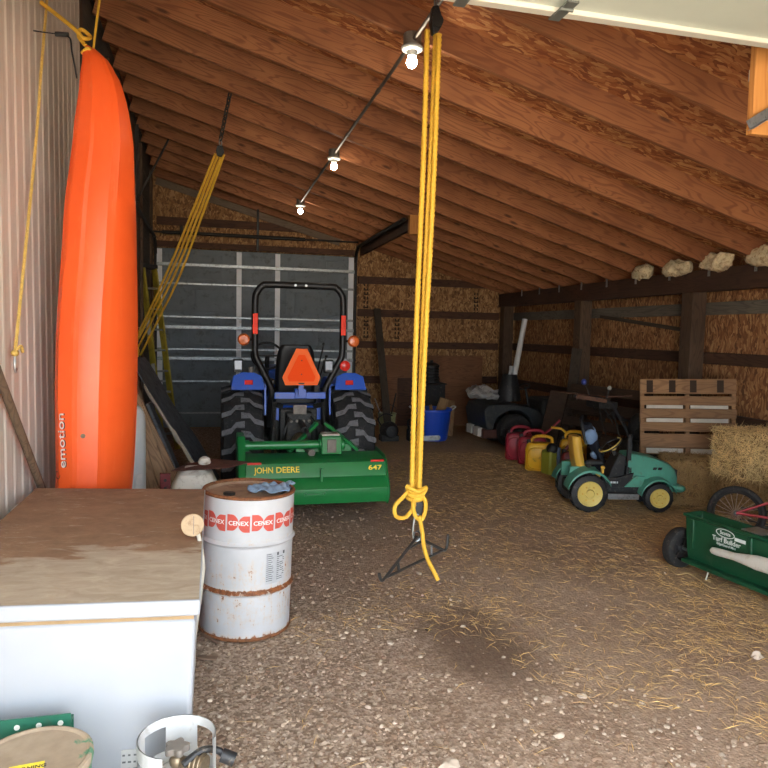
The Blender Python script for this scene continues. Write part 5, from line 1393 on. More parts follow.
# ------------------------------------------------------------------ hay bales
M['hay'] = paint('packed hay', (140, 108, 64), .95, 0, .35, 9, (92, 68, 40), .45, .8, 40)
M['hay_blade'] = paint('hay stalk', (232, 198, 136), .8, 0, .3, 5)
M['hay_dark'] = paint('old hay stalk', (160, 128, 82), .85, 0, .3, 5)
M['twine'] = paint('bale twine', (176, 148, 100), .8)
def blades(mb, n, sample, ln, wd, mat=0, flop=.6):
    for _ in range(n):
        p, nn = sample()
        d = Vector((random.gauss(0, 1), random.gauss(0, 1), random.gauss(0, 1)))
        d = (d - nn * d.dot(nn) * flop); 
        if d.length < 1e-3: continue
        d.normalize(); L = ln * random.uniform(.5, 1.3); s_ = d.cross(nn)
        s_ = s_.normalized() * wd if s_.length > 1e-3 else nn.orthogonal() * wd
        bend = nn * random.uniform(-.1, .25) * L
        a = p - d * L / 2 + nn * .004; c = p + d * L / 2 + nn * random.uniform(.0, .02); m_ = (a + c) / 2 + bend * .4
        up = nn * wd * .8
        mb.add([a, m_ - s_, c, m_ + s_, m_ + up, m_ - up], [(0, 1, 4), (1, 2, 4), (2, 3, 4), (3, 0, 4), (0, 5, 1), (1, 5, 2), (2, 5, 3), (3, 5, 0)], mat)
def bale(label, loc, rz, sx, sy, sz, nbl, dark=False):
    t = thing('hay_bale', label, 'hay bale', loc, (0, 0, rz)); mx_ = MW[t.name]
    bm = bmesh.new(); bmesh.ops.create_cube(bm, size=1); bmesh.ops.subdivide_edges(bm, edges=bm.edges[:], cuts=15, use_grid_fill=True)
    b = MB(); bm.verts.ensure_lookup_table(); vs = []
    for v in bm.verts:
        q = v.co.copy() * 2
        n4 = (abs(q.x) ** 8 + abs(q.y) ** 8 + abs(q.z) ** 8) ** (1 / 8.0)
        q = q / n4
        p = Vector((q.x * sx / 2, q.y * sy / 2, sz / 2 + q.z * sz / 2))
        p += nz.noise_vector(p * 5 + Vector(loc) * 3) * .025 + nz.noise_vector(p * 16) * .014
        for tx in (-.28, .28):   # the twine pulls waists into the bale
            g = math.exp(-((p.x / sx - tx) * 14) ** 2); p.y *= 1 - .05 * g; p.z = sz / 2 + (p.z - sz / 2) * (1 - .05 * g)
        p.z = max(p.z, .004)
        vs.append(mx_ @ p)
    b.add(vs, [tuple(v.index for v in f.verts) for f in bm.faces]); bm.free()
    b.build('packed_hay', M['hay'], t, angle=60)
    def sample():
        f = random.random(); x, y, z = (random.uniform(-.5, .5) for _ in range(3))
        if f < .4: p, n_ = Vector((x * sx, -sy / 2, sz / 2 + z * sz)), Vector((0, -1, 0))
        elif f < .65: p, n_ = Vector((x * sx, y * sy, sz)), Vector((0, 0, 1))
        elif f < .9: p, n_ = Vector((-sx / 2, y * sy, sz / 2 + z * sz)), Vector((-1, 0, 0))
        else: p, n_ = Vector((sx / 2, y * sy, sz / 2 + z * sz)), Vector((1, 0, 0))
        return mx_ @ p, (mx_.to_3x3() @ n_)
    b = MB(); blades(b, nbl, sample, .17, .0034, 0); blades(b, nbl // 2, sample, .14, .003, 1)
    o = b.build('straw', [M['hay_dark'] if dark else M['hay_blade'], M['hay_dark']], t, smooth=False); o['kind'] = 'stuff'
    for tx in (-.28, .28):
        x_ = tx * sx; a_, c_ = sy / 2 * .97, sz * .97
        MB().tube([mx_ @ Vector(p) for p in ((x_, -a_, .03), (x_, -a_, c_), (x_, a_, c_), (x_, a_, .03))], .006, 6, closed=True).build('twine', M['twine'], t)
bale('bright loose hay bale stacked on top at the right edge', (5.45, 5.72, .42), -.05, .80, .46, .46, 2600)
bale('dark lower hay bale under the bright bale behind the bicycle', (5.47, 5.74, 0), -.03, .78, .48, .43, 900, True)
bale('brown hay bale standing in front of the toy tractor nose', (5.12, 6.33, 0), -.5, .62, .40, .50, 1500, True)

# ------------------------------------------------------------------ child's ride-on tractor
M['toy_green'] = paint('faded toy green', (84, 154, 132), .45, 0, .12, 6, (96, 116, 98), .2)
M['toy_yellow'] = paint('toy yellow', (222, 196, 104), .5, 0, .06, 6, (170, 150, 90), .15)
M['toy_seat'] = paint('toy seat yellow', (214, 168, 66), .5, 0, .08, 6)
M['toy_black'] = paint('toy black plastic', (30, 31, 33), .6, 0, .2, 10, (88, 82, 74), .2)
M['toy_decal'] = paint('pale decal', (206, 212, 212), .5)
th_ = R(-13)
tq = thing('toy_tractor', 'green and yellow childs ride-on tractor beside the fuel cans', 'toy tractor', (3.81, 6.42, 0), (0, 0, th_)); mq = MW[tq.name]
def Q(mb): mb.v = [mq @ Vector(p) for p in mb.v]; return mb
def toy_wheel(x, y, r, w, nl):
    Mw = Matrix.Translation((x, y, r)) @ Matrix.Rotation(R(90), 4, 'X')
    b = MB().lathe([(r * .62, -w / 2), (r * .86, -w / 2), (r * .94, -w * .42), (r * .95, 0), (r * .94, w * .42), (r * .86, w / 2), (r * .62, w / 2)], 44, Mw, cap=False)
    for k in range(nl):
        for sd in (-1, 1):
            a = 2 * PI * (k + (.5 if sd > 0 else 0)) / nl
            rg = []
            for u, dz in ((0, 0), (.55, .07), (1, .12)):
                s_ = sd * w / 2 * u
                rg.append([Mw @ Vector((q * math.cos(a + dz + e), q * math.sin(a + dz + e), s_)) for q, e in ((r * .92, -.07), (r * (1.0 if u < 1 else .95), -.06), (r * (1.0 if u < 1 else .95), .06), (r * .92, .07))])
            b.loft(rg)
    o = Q(b).build('wheel', M['toy_black'], tq)
    sgn = -1 if y < 0 else 1
    h = MB().lathe([(0, .012), (r * .2, .012), (r * .24, .0), (r * .5, .0), (r * .58, .01), (r * .64, .012), (r * .66, -.01)], 36, Matrix.Translation((x, y + sgn * w * .5, r)) @ Matrix.Rotation(R(90) * (1 if sgn < 0 else -1), 4, 'X'), cap=False)
    ho = Q(h).build('hub_cap', M['toy_yellow'], o)
    b = MB()
    for k in range(6):
        a = 2 * PI * k / 6; b.cyl((x + r * .38 * math.cos(a), y + sgn * w * .5, r + r * .38 * math.sin(a)), (x + r * .38 * math.cos(a), y + sgn * (w * .5 + .006), r + r * .38 * math.sin(a)), r * .045, n=10)
    h2 = Q(b).build('stud', M['toy_seat'], o); h2['kind'] = 'stuff'
for y_ in (-.25, .25): toy_wheel(0, y_, .20, .13, 13)
for y_ in (-.22, .22): toy_wheel(.74, y_, .155, .10, 12)
b = MB(); b.box(-.16, .84, -.15, .15, .15, .28); b.box(.2, .52, -.27, .27, .15, .185); b.box(.18, .5, -.16, .16, .26, .34); Q(b).build('chassis', M['toy_black'], tq, bevel=.015)
b = MB(); b.box(.20, .52, -.285, -.275, .14, .2); Q(b).build('step_trim', M['galv'], tq, bevel=.006)
for sd in (-1, 1):
    b = MB(); rg = []
    for k in range(13):
        a = R(25 + 140 * k / 12); rr_ = .235; x_, z_ = -rr_ * math.cos(a) * -1, .2 + rr_ * math.sin(a) * 1.06
        rg.append([(x_, sd * .15, z_ + .012), (x_, sd * .325, z_ - .004), (x_, sd * .33, z_ - .03), (x_, sd * .315, z_ - .02), (x_, sd * .15, z_ - .01)])
    b.loft([[Vector(p) for p in r_] for r_ in rg]); b.box(-.17, .1, sd * .15 - .02, sd * .15 + .02, .3, .45); Q(b).build('rear_fender', M['toy_green'], tq, bevel=.006)
    b = MB(); rg = []
    for k in range(11):
        a = R(20 + 150 * k / 10); rr_ = .19; x_, z_ = .74 + rr_ * math.cos(a), .155 + rr_ * math.sin(a) * 1.05
        rg.append([(x_, sd * .12, z_ + .012), (x_, sd * .265, z_ - .004), (x_, sd * .27, z_ - .025), (x_, sd * .25, z_ - .015), (x_, sd * .12, z_ - .008)])
    b.loft([[Vector(p) for p in r_] for r_ in rg]); Q(b).build('front_fender', M['toy_green'], tq, bevel=.005)
    b = MB(); b.prism([(.16, .24), (.40, .24), (.47, .30), (.50, .40), (.30, .34), (.18, .36)], sd * .165 - .012, sd * .165 + .012); Q(b).build('side_panel', M['toy_black'], tq, bevel=.005)
    b = MB(); b.prism([(.40, .25), (.58, .25), (.62, .36), (.52, .37)], sd * .175 - .012, sd * .175 + .012); Q(b).build('side_sill', M['toy_green'], tq, bevel=.005)
b = MB()   # worn, unreadable decal strokes
for x_, w_ in ((.255, .022), (.283, .028), (.32, .014)): b.box(x_, x_ + w_, -.1795, -.1775, .285, .305)
o = Q(b).build('decal', M['toy_decal'], tq, smooth=False); o['kind'] = 'stuff'
# bonnet sloping down to the nose
b = MB(); rg = []
for x_, zt, zb, hw_ in ((.44, .60, .36, .165), (.52, .60, .33, .165), (.74, .555, .33, .155), (.90, .49, .28, .14), (.97, .43, .26, .12), (.985, .38, .25, .11)):
    rg.append([Vector((x_, -hw_, zb)), Vector((x_, -hw_, zb + (zt - zb) * .62)), Vector((x_, -hw_ * .72, zt - .015)), Vector((x_, -hw_ * .3, zt)), Vector((x_, hw_ * .3, zt)), Vector((x_, hw_ * .72, zt - .015)), Vector((x_, hw_, zb + (zt - zb) * .62)), Vector((x_, hw_, zb))])
b.loft(rg); Q(b).build('bonnet', M['toy_green'], tq, angle=40, bevel=.008)
b = MB(); b.box(.975, .995, -.09, .09, .26, .42); Q(b).build('grille', M['toy_black'], tq, bevel=.006)
for k in range(2):
    b = MB(); b.prism([(.70 + k * .055, .43), (.735 + k * .055, .43), (.745 + k * .055, .455), (.71 + k * .055, .455)], -.165, -.135); Q(b).build('bonnet_vent', M['toy_black'], tq)
b = MB(); b.box(.86, 1.03, -.17, .17, .20, .27); b.ball((1.0, -.15, .235), (.06, .05, .04), 14); Q(b).build('bumper', M['toy_green'], tq, bevel=.015)
b = MB(); b.box(.43, .475, -.155, -.115, .30, .76); b.box(.42, .485, -.165, -.105, .30, .46); b.ball((.452, -.135, .775), .03, 12); Q(b).build('exhaust_stack', M['toy_black'], tq, bevel=.008)
b = MB(); b.prism([(.24, .30), (.42, .30), (.44, .56), (.36, .58), (.30, .46)], -.12, .12); Q(b).build('dashboard', M['toy_black'], tq, bevel=.015)
sc_ = Vector((.30, 0, .655)); ta = Vector((.80, 0, .58)).normalized(); tb = Vector((0, 1, 0))
b = MB(); b.tube([sc_ + (ta * math.cos(a) + tb * math.sin(a)) * .125 for a in [2 * PI * k / 32 for k in range(32)]], .011, 8, closed=True)
b.bar(sc_ - tb * .12, sc_ + tb * .12, .022, .012); b.bar(sc_, Vector((.36, 0, .55)), .035, .035); so2 = Q(b).build('steering_wheel', M['toy_black'], tq)
b = MB(); b.tube([sc_ + (ta * math.cos(a) + tb * math.sin(a)) * .125 + Vector((-.006, -.004, .008)) for a in [R(150) + R(230) * k / 24 for k in range(25)]], .0075, 8); Q(b).build('rim_trim', M['toy_yellow'], so2)
b = MB(); b.ball(sc_ + Vector((.03, 0, -.03)), (.035, .04, .025), 14); Q(b).build('horn_button', M['toy_yellow'], so2)
b = MB(); rg = []
for k in range(9):
    u = k / 8; z = .36 + .40 * u; hw_ = .15 * (1 - .30 * u ** 3); xc = -.02 - .12 * u + .05 * u * u
    rg.append([Vector((xc + .0, -hw_, z)), Vector((xc + .055, -hw_ * .7, z)), Vector((xc + .055, hw_ * .7, z)), Vector((xc, hw_, z)), Vector((xc - .045, hw_ * .7, z)), Vector((xc - .045, -hw_ * .7, z))])
b.loft(rg); b.box(-.06, .17, -.14, .14, .33, .39); Q(b).build('seat', M['toy_seat'], tq, bevel=.015, sub=1)
b = MB(); b.tube([Vector(p) for p in ((-.02, -.19, .50), (.02, -.20, .505), (.15, -.20, .51))], [.026, .03, .024], 10); b.box(-.01, .03, -.2, -.16, .4, .5); Q(b).build('armrest', M['toy_black'], tq, bevel=.006)
b = MB(); b.ball((.15, -.23, .46), (.025, .022, .02), 12); b.box(.14, .16, -.24, -.2, .40, .46); Q(b).build('shift_knob', M['toy_seat'], tq)

# dark blue padded seat standing beyond the toy
M['navy'] = paint('dark navy padding', (34, 40, 54), .8, 0, .2, 12)
M['paleblue'] = paint('pale blue cloth patch', (128, 154, 188), .8, 0, .15, 16)
nx_, ny_ = 4.36, 7.08
t = thing('padded_child_seat', 'dark navy padded child seat with pale blue patches behind the toy tractor', 'child seat', (nx_, ny_, 0), (0, 0, -.5)); mn = MW[t.name]
b = MB(); rg = []
for k in range(10):
    u = k / 9; z = .28 + .52 * u; hw_ = .17 + .04 * math.sin(u * 3.1); xc = .12 - .20 * u
    rg.append([mn @ Vector(p) for p in ((xc, -hw_, z), (xc + .05, -hw_ * .8, z), (xc + .02, 0, z), (xc + .05, hw_ * .8, z), (xc, hw_, z), (xc - .09, hw_ * .7, z), (xc - .09, -hw_ * .7, z))])
b.loft(rg); b.build('backrest', M['navy'], t, sub=1)
b = MB().box(-.02, .36, -.17, .17, .22, .34); b.v = [mn @ p for p in b.v]; b.build('seat', M['navy'], t, bevel=.04)
b = MB().box(-.06, .3, -.16, .16, 0, .22); b.v = [mn @ p for p in b.v]; b.build('base', M['toy_black'], t, bevel=.03)
for (y0, y1, z0, z1) in ((-.18, -.09, .56, .74), (.03, .12, .60, .76), (-.14, -.02, .38, .5)):
    zc = (z0 + z1) / 2; xc = .12 - .2 * (zc - .28) / .52
    b = MB().ball((xc - .03, (y0 + y1) / 2 - .03, zc), (.08, (y1 - y0) / 2, (z1 - z0) / 2), 14); b.v = [mn @ p for p in b.v]; b.build('patch', M['paleblue'], t)
b = MB().tube([mn @ Vector(p) for p in spline([(-.10, -.19, .56), (-.16, -.15, .80), (-.14, .0, .86), (-.16, .15, .80), (-.10, .19, .56)], 6)], .018, 8); b.build('carry_handle', M['toy_black'], t)

# ------------------------------------------------------------------ walk-behind cultivator with lever knobs
M['knob_blue'] = paint('blue lever knob', (52, 62, 128), .35)
M['knob_grey'] = paint('grey lever knob', (168, 166, 160), .4)
M['rusty_bar'] = paint('rusty flat handle', (110, 76, 58), .75, .2, .25, 12, (70, 48, 40), .35)
kx = 7.45
def K(px, py, d=0): return at(px, py, kx + d)
base = K(634, 458); 
t = thing('garden_cultivator', 'dark walk-behind cultivator with blue and grey lever knobs behind the toy tractor', 'cultivator', (base.x, base.y, 0))
hand = [K(632, 446), K(624, 428), K(612, 408), K(604, 400)]
for dd in (-.10, .16):
    b = MB().tube(spline([K(634, 452, dd), K(626, 430, dd), K(613, 407, dd), K(603, 399, dd), K(588, 397, dd), K(574, 396, dd)], 6), .018, 10); b.build('handlebar', M['toy_black'], t)
b = MB(); b.bar(K(576, 396, -.11), K(606, 401, -.11), .05, .05, (0, 0, 1)); b.build('grip_plate', M['rusty_bar'], t, bevel=.006)
b = MB(); b.tube([K(560, 392, .16), K(604, 397, .1), K(632, 396, .1)], .010, 8); b.build('cross_rod', M['rusty_bar'], t)
for (a, c, m_, r_) in (((590, 396), (584, 382), 'knob_blue', .034), ((606, 400), (609.5, 388), 'knob_grey', .026)):
    b = MB().tube([K(*a), K(*c)], .009, 8); lo = b.build('lever', M['dark_steel'], t)
    MB().ball(K(*c), (r_, r_, r_ * 1.1), 16).build('knob', M[m_], lo)
b = MB(); c_ = K(604, 403); b.box(c_.x - .13, c_.x + .13, c_.y - .1, c_.y + .2, c_.z - .06, c_.z + .02); b.build('control_box', M['grime'], t, bevel=.01)
for k in range(5):
    b = MB().tube(spline([K(590 + k * 6, 402), K(596 + k * 6, 410 + k * 2), K(600 + k * 7, 404 + k * 4), K(614 + k * 4, 425)], 6), .006, 6); b.build('cable', M['black_plastic'], t)
b = MB(); b.box(base.x - .1, base.x + .34, base.y - .2, base.y + .2, .22, .52); b.ball((base.x + .16, base.y, .58), (.17, .16, .13), 18); b.build('engine', M['grime'], t, bevel=.03)
b = MB(); c_ = K(641, 425); b.ball((c_.x + .03, c_.y + .1, c_.z - .1), (.13, .14, .24), 18); b.build('fuel_tank', M['toy_black'], t)
for dd in (-.22, .22):
    MB().lathe([(0, -.05), (.14, -.05), (.19, -.04), (.19, .04), (.14, .05), (0, .05)], 28, Matrix.Translation((base.x + .16, base.y + dd, .19)) @ Matrix.Rotation(R(90), 4, 'X')).build('wheel', M['rubber'], t)
b = MB(); b.tube([K(611, 402), K(620, 440)], .008, 8); b.tube([K(597, 402, .1), K(606, 436, .1)], .006, 8); b.build('link_rod', M['dark_steel'], t)

# ------------------------------------------------------------------ green drop spreader at the right
M['spr_green'] = paint('spreader green', (18, 70, 44), .45, 0, .1, 5, (60, 84, 62), .15)
ts = thing('drop_spreader', 'dark green drop spreader with white printed mark and black wheels', 'spreader', (3.58, 4.1, 0))
mS = Matrix.Translation((3.685, 4.07, 0)) @ Matrix.Rotation(R(8.5), 4, 'Z')
def S(mb): mb.v = [mS @ Vector(p) for p in mb.v]; return mb
Y0, Y1 = -.43, .375
def trough(x0, x1, z, y0, y1): return [Vector((x0, y0, z)), Vector((x1, y0, z)), Vector((x1, y1, z)), Vector((x0, y1, z))]
secs = [(-.055, .035, .10), (-.078, .05, .17), (-.088, .085, .44), (-.105, .10, .445), (-.105, .10, .465), (-.088, .085, .465), (-.075, .07, .44), (-.06, .035, .20), (-.04, .02, .14)]
b = MB(); rg = []
for i, (xa, xb, z) in enumerate(secs):
    e = (.02 if i < 2 else 0) - (.012 if i in (3, 4) else 0) + (.02 if i > 5 else 0)
    rg.append(trough(xa, xb, z, Y0 + e, Y1 - e))
b.loft(rg); hop = S(b).build('hopper', M['spr_green'], ts, bevel=.006)
fx0, fz0, fx1, fz1 = -.078, .17, -.088, .44
slope_n = Vector((-1, 0, -.037)).normalized()
for yy in (.30, -.20):
    b = MB(); b.bar((fx0 - .001, yy, fz0 + .03), (fx1 - .001, yy, fz1 - .01), .03, .022, slope_n); S(b).build('rib', M['spr_green'], hop, bevel=.006)
b = MB(); b.box(-.12, .06, Y0 + .01, Y1 - .01, .085, .115); S(b).build('base_rail', M['spr_green'], ts, bevel=.006)
def face_pt(y, z):
    u = (z - fz0) / (fz1 - fz0); return Vector((fx0 + (fx1 - fx0) * u, y, z)) + slope_n * .0022
Fm = lambda y, z: mS @ frame(face_pt(y, z), (0, -1, 0), slope_n)
M['print_white'] = paint('white print', (216, 220, 214), .5)
for (txt, y, z, sz, bo) in (('Scotts', .01, .402, .036, .0007), ('Turf Builder', .0, .347, .049, .0012), ('EdgeGuard Mini', .0, .314, .025, .0004)):
    tv, tfc = text_geo(txt, sz, .0004, bo); MB().add(tv, tfc, 0, Fm(y, z)).build('lettering', M['print_white'], hop, smooth=False)
b = MB(); el = [2 * PI * k / 40 for k in range(40)]
Ml = Fm(.01, .402)
vs = [Ml @ Vector((.080 * math.cos(a), .032 * math.sin(a), 0)) for a in el] + [Ml @ Vector((.073 * math.cos(a), .026 * math.sin(a), 0)) for a in el]
b.add(vs, [(i, (i + 1) % 40, 40 + (i + 1) % 40, 40 + i) for i in range(40)]); b.build('emblem_ring', M['print_white'], hop, smooth=False)
b = MB().box(-.045, .045, -.012, .012, 0, .001, M=Fm(-.115, .385)); b.build('sticker', M['print_white'], hop, smooth=False)
for yc in (.465, -.50):
    Mw = mS @ Matrix.Translation((-.03, yc, .158)) @ Matrix.Rotation(R(90), 4, 'X')
    b = MB().lathe([(.095, -.04), (.13, -.045), (.152, -.035), (.158, -.02), (.158, .02), (.152, .035), (.13, .045), (.095, .04)], 44, Mw, cap=False)
    wo = b.build('wheel', M['rubber'], ts)
    b = MB().lathe([(.098, .03), (.08, .012), (.04, .018), (.03, .035), (0, .035)], 36, Mw, cap=False).lathe([(.098, -.03), (.08, -.012), (.04, -.018), (.03, -.035), (0, -.035)], 36, Mw, cap=False)
    b.build('hub', M['black_plastic'], wo)
    for k in range(5):
        a = 2 * PI * k / 5
        for s_ in (-1, 1):
            MB().bar(Mw @ Vector((.03 * math.cos(a), .03 * math.sin(a), s_ * .028)), Mw @ Vector((.095 * math.cos(a), .095 * math.sin(a), s_ * .032)), .018, .006, Mw.to_3x3() @ Vector((0, 0, 1))).build('spoke', M['grime'], wo)
S(MB().cyl((-.03, -.54, .158), (-.03, .51, .158), .012, n=12)).build('axle', M['galv'], ts)
b = MB().tube([(-.10, .12, .11), (-.14, .11, .03)], .006, 8); S(b).build('agitator_pin', M['pale_strip'], ts)
b = MB(); b.tube(spline([(.08, .1, .40), (.4, -.4, .55), (1.1, -1.2, .95)], 5), .014, 8); b.tube(spline([(.08, -.35, .40), (.5, -.7, .55), (1.1, -1.2, .95)], 5), .014, 8); S(b).build('push_handle', M['black_steel'], ts)
S(MB().box(-.07, .09, -.27, -.10, .462, .47)).build('shutoff_plate', M['galv'], ts, bevel=.003)
# white wooden bat-like handle lying across the spreader
M['white_wood'] = paint('whitewashed wood', (196, 190, 178), .7, 0, .08, 8, (160, 146, 124), .25, .1)
w0, w1 = at(711, 550, 4.12), at(768, 566, 3.66)
t = thing('wooden_bat', 'whitewashed wooden handle with wide end lying across the green spreader', 'handle', w0)
dW = (w1 - w0).normalized(); b = MB(); rg = []
sd = dW.cross(Vector((-1, 0, .2))).normalized(); nn2 = sd.cross(dW)
for s_, hw_, ht in ((0, .012, .012), (.012, .024, .018), (.05, .028, .022), (.20, .027, .022), (.29, .038, .022), (.38, .050, .022), (.8, .054, .022), (1.0, .054, .022)):
    c = w0 + dW * s_
    rg.append([c + sd * hw_ * math.cos(a) + nn2 * ht * math.sin(a) for a in [2 * PI * k / 18 for k in range(18)]])
b.loft(rg); b.build('handle', M['white_wood'], t)

# ------------------------------------------------------------------ child's bicycle behind the spreader
M['bike_red'] = paint('red bicycle frame', (168, 30, 42), .35, 0, .1, 6)
M['bike_grey'] = paint('rusty spokes', (190, 168, 150), .5, .5, .2, 20)
bc = Vector((4.58, 5.06, .245)); bd = Vector((.74, -.67, 0)); bn = Vector((-.62, -.68, .22)).normalized(); bd = (bd - bn * bd.dot(bn)).normalized(); bu = bn.cross(bd)
if bu.z < 0: bu = -bu
tbk = thing('bicycle', 'small bicycle with black tyre and red frame leaning by the hay', 'bicycle', (bc.x, bc.y, 0))
def BP(x, z, n_=0): return bc + bd * x + bu * z + bn * n_
def bike_wheel(cx):
    b = MB().tube([BP(cx + .215 * math.cos(a), .215 * math.sin(a)) for a in [2 * PI * k / 56 for k in range(56)]], .028, 10, closed=True); wo = b.build('wheel', M['rubber'], tbk)
    b = MB().tube([BP(cx + .185 * math.cos(a), .185 * math.sin(a)) for a in [2 * PI * k / 56 for k in range(56)]], .010, 8, closed=True); b.build('rim', M['dark_steel'], wo)
    for k in range(20):
        a = 2 * PI * k / 20; MB().tube([BP(cx + .02 * math.cos(a + .6), .02 * math.sin(a + .6), .02 * (1 if k % 2 else -1)), BP(cx + .182 * math.cos(a), .182 * math.sin(a))], .0028, 5).build('spoke', M['bike_grey'], wo)
    MB().cyl(BP(cx, 0, -.045), BP(cx, 0, .045), .022, n=14).build('hub', M['black_plastic'], wo)
bike_wheel(0); bike_wheel(.80)
b = MB()
for n_ in (-.05, .05): b.tube([BP(0, 0, n_), BP(.33, -.01, n_ * .5)], .012, 8); b.tube([BP(0, 0, n_), BP(.34, .17, n_ * .4)], .011, 8)
b.tube([BP(.33, -.01, -.03), BP(.33, -.01, .03)], .024, 12); b.build('stay', M['bike_red'], tbk)
b = MB(); b.tube([BP(.33, -.01), BP(.345, .26)], .017, 10); b.tube([BP(.33, -.01), BP(.62, .25)], .019, 10); b.tube([BP(.34, .18), BP(.62, .30)], .016, 10); b.tube([BP(.61, .22), BP(.60, .36)], .02, 10); b.build('frame', M['bike_red'], tbk)
b = MB()
for n_ in (-.04, .04): b.tube([BP(.80, 0, n_), BP(.66, .20, n_)], .012, 8)
b.tube([BP(.66, .20, -.045), BP(.66, .20, .045)], .014, 8); b.tube([BP(.66, .20), BP(.61, .28)], .015, 8); b.build('fork', M['bike_red'], tbk)
b = MB(); b.tube([BP(.60, .36), BP(.58, .44)], .013, 8); b.tube(spline([BP(.53, .52, -.24), BP(.56, .48, -.1), BP(.58, .44), BP(.56, .48, .1), BP(.53, .52, .24)], 5), .012, 8); b.build('handlebar', M['black_steel'], tbk)
b = MB().ball(BP(.34, .29), (.09, .06, .03), 16); b.build('saddle', M['black_plastic'], tbk)
b = MB(); b.cyl(BP(.33, -.01, -.03), BP(.33, -.01, -.045), .06, n=24); b.bar(BP(.33, -.01, -.055), BP(.41, -.11, -.055), .02, .01, bn); b.bar(BP(.33, -.01, .055), BP(.25, .09, .055), .02, .01, bn); b.build('crank', M['dark_steel'], tbk)
b = MB(); b.tube([BP(.03, .055, -.045), BP(.33, .045, -.045)], .006, 6); b.tube([BP(.03, -.05, -.045), BP(.33, -.07, -.045)], .006, 6); b.build('drive_chain', M['dark_steel'], tbk)
# ------------------------------------------------------------------ gravel, straw and loose stones on the floor
M['stone_a'] = paint('grey brown stone', (170, 147, 126), .9, 0, .3, 9)
M['stone_b'] = paint('pale stone', (192, 173, 154), .9, 0, .25, 9)
M['stone_c'] = paint('dark brown stone', (142, 115, 94), .9, 0, .3, 9)
ico = bmesh.new(); bmesh.ops.create_icosphere(ico, subdivisions=1, radius=1); ico.verts.ensure_lookup_table()
IV = [v.co.copy() for v in ico.verts]; IF = [tuple(v.index for v in f.verts) for f in ico.faces]; ico.free()
rnd = random.Random(11)
def stone(mb, x, y, s, mat, sink=.35):
    rz = Matrix.Rotation(rnd.uniform(0, 6.28), 3, 'Z') @ Matrix.Rotation(rnd.uniform(-.3, .3), 3, 'X')
    sc3 = Vector((s * rnd.uniform(.75, 1.35), s * rnd.uniform(.6, 1.1), s * rnd.uniform(.4, .75)))
    z = floor_h(x, y) - .012 + sc3.z * (1 - sink * 2 * .5) * .6
    vs = []
    for v in IV:
        q = Vector((v.x * sc3.x, v.y * sc3.y, v.z * sc3.z)) * rnd.uniform(.78, 1.12)
        vs.append(rz @ q + Vector((x, y, z)))
    mb.add(vs, IF, mat)
g1 = MB(); made = 0
def dens_gravel(x, y):
    d = .95 - .50 * (x - .3) + .35 * nz.noise(Vector((x * 1.2, y * 1.2, 5)))
    if y < 2.9: d += .22 * (2.9 - y)
    return max(.045, min(1, d))
while made < 9000:
    # more stones close to the doorway, where each one shows
    y = 2.2 + 7.5 * rnd.random() ** 1.9; x = rnd.uniform(-.15, min(5.0, .25 + 1.0 * y))
    if rnd.random() > dens_gravel(x, y): continue
    if math.hypot((x - 1.52) * 1.3, (y - 3.62) * .8) < .45 and rnd.random() < .8: continue
    s = .005 + .012 * rnd.random() ** 2.8 + (.008 if rnd.random() < .03 else 0)
    stone(g1, x, y, s, rnd.choices((0, 1, 2), (5, 2.2, 4))[0]); made += 1
o = g1.build('gravel', [M['stone_a'], M['stone_b'], M['stone_c']], smooth=True, angle=40)
tag(o, 'loose gravel spread over the dirt floor beside drum and freezer', 'gravel', kind='stuff')

M['straw_bright'] = paint('bright straw', (226, 184, 112), .75, 0, .25, 4)
M['straw_dull'] = paint('dull straw', (178, 144, 98), .8, 0, .25, 4)
sb_ = MB(); made = 0
def dens_straw(x, y):
    d = -.55 + .42 * (x - .35 * (y - 4) * 0) + .09 * (y - 3.2) + .75 * nz.noise(Vector((x * 1.1, y * 1.1, 9)))
    if y < 3.4: d -= .42 * (3.4 - y)
    if y > 8: d -= .25 * (y - 8)
    return max(.012, min(1, d * .8))
while made < 17000:
    y = 2.2 + 7.4 * rnd.random() ** 1.3; x = rnd.uniform(.0, min(5.7, .3 + .98 * y))
    if rnd.random() > dens_straw(x, y): continue
    L = rnd.uniform(.03, .15); a = rnd.uniform(0, PI); w = rnd.uniform(.0012, .0026)
    z = floor_h(x, y) - .008 + rnd.random() ** 2 * .02
    d = Vector((math.cos(a), math.sin(a), rnd.uniform(-.05, .12))); s_ = Vector((-d.y, d.x, 0)) * w; c = Vector((x, y, z + .003))
    m_ = c + Vector((0, 0, rnd.uniform(0, .008))) + s_ * rnd.uniform(-4, 4); e0, e1 = c - d * L / 2, c + d * L / 2; up = Vector((0, 0, w))
    sb_.add([e0, m_ - s_, e1, m_ + s_, m_ + up], [(0, 1, 4), (1, 2, 4), (2, 3, 4), (3, 0, 4), (0, 3, 2, 1)], 0 if rnd.random() < .45 else 1); made += 1
o = sb_.build('straw_litter', [M['straw_bright'], M['straw_dull']], smooth=False)
tag(o, 'scattered straw litter over the floor toward the hay bales', 'straw', kind='stuff')
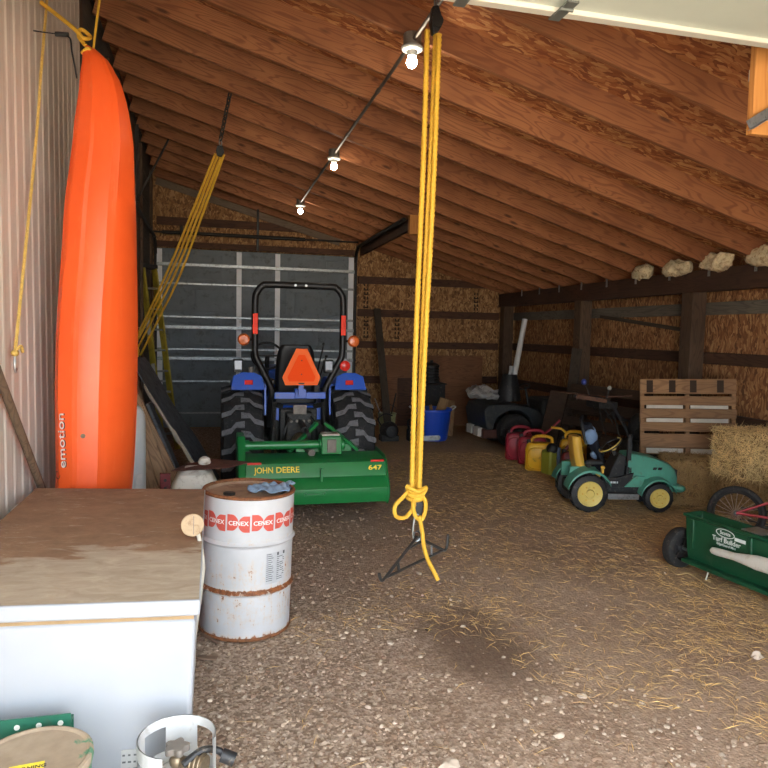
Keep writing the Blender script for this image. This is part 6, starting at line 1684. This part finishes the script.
# larger single stones and scraps
def rock(px, py, s, m_, label, sq=.6):
    p = gnd(px, py); b = MB()
    bm = bmesh.new(); bmesh.ops.create_icosphere(bm, subdivisions=3, radius=1); bm.verts.ensure_lookup_table()
    vs = []
    for v in bm.verts:
        q = v.co + nz.noise_vector(v.co * 1.4 + Vector((px, py, 0))) * .38
        vs.append(Vector((p.x + q.x * s, p.y + q.y * s * .8, floor_h(p.x, p.y) - .012 + max(-.1, q.z) * s * sq + .1 * s * sq)))
    b.add(vs, [tuple(v.index for v in f.verts) for f in bm.faces]); bm.free()
    o = b.build('stone', m_, angle=35); tag(o, label, 'stone', 'larger stones on the floor')
rock(757, 655, .034, M['stone_b'], 'pale upright stone at the right edge of the floor below the spreader', 1.0)
rock(583, 694, .026, M['stone_b'], 'pale flat stone in the middle of the dirt foreground')
rock(547, 699, .030, M['stone_a'], 'grey stone just left of the pale flat foreground stone')
rock(559, 735, .026, M['stone_b'], 'small pale oval stone low in the foreground dirt')
rock(449, 765, .045, M['stone_b'], 'large tan stone at the bottom edge of the floor', .5)
rock(463, 624, .016, M['stone_b'], 'tiny pale stone right of the dark stone below the rope')
rock(428, 628, .020, M['ink'], 'small black stone on the dirt below the hanging rope')
rock(529, 676, .018, M['stone_a'], 'little grey stone behind the foreground stones')
M['chip'] = wood('weathered chip', (140, 112, 92), (100, 78, 62), (1, 14, 14), knots=False)
for i, (px, py, L, w_, a, lab) in enumerate(((207, 659, .11, .035, -.3, 'flat weathered wood chip on the gravel right of the freezer'), (210, 640, .16, .02, -.9, 'thin dark wood splinter on the gravel below the drum'), (218, 742, .06, .03, .6, 'pale wood chip beside the propane tank'))):
    p = gnd(px, py); o = MB().box(-L / 2, L / 2, -w_ / 2, w_ / 2, 0, .012).build('wood_chip', M['chip'], bevel=.003)
    o.location = (p.x, p.y, floor_h(p.x, p.y) + .004); o.rotation_euler = (0, .04, a); tag(o, lab, 'wood chip')
b = MB().tube(spline([gnd(667, 565), gnd(676, 574, .02), gnd(690, 574, .03), gnd(712, 588, .02), gnd(724, 583, .01), gnd(735, 578, .02)], 6), .004, 6)
o = b.build('straw_twine', M['twine']); tag(o, 'loose pale twine lying in the straw under the green spreader', 'twine')
# ------------------------------------------------------------------ daylight
w = bpy.data.worlds.new('sky'); sc.world = w; w.use_nodes = True
bg = w.node_tree.nodes['Background']; bg.inputs[0].default_value = (.80, .90, 1.0, 1); bg.inputs[1].default_value = 2.6
s = bpy.data.lights.new('sun', 'SUN'); s.energy = 12; s.angle = R(1.5); s.color = (1, .95, .86)
so = bpy.data.objects.new('sun', s); col.objects.link(so)
so.rotation_euler = Vector((-.12, -.30, -1.0)).to_track_quat('-Z', 'Y').to_euler()
sc.cycles.max_bounces = 14; sc.cycles.diffuse_bounces = 8
sc.cycles.sample_clamp_indirect = 8
sc.cycles.use_denoising = True
sc.view_settings.view_transform = 'Standard'; sc.view_settings.look = 'None'
sc.view_settings.exposure = 2.1; sc.view_settings.gamma = 1; sc.view_settings.use_curve_mapping = False
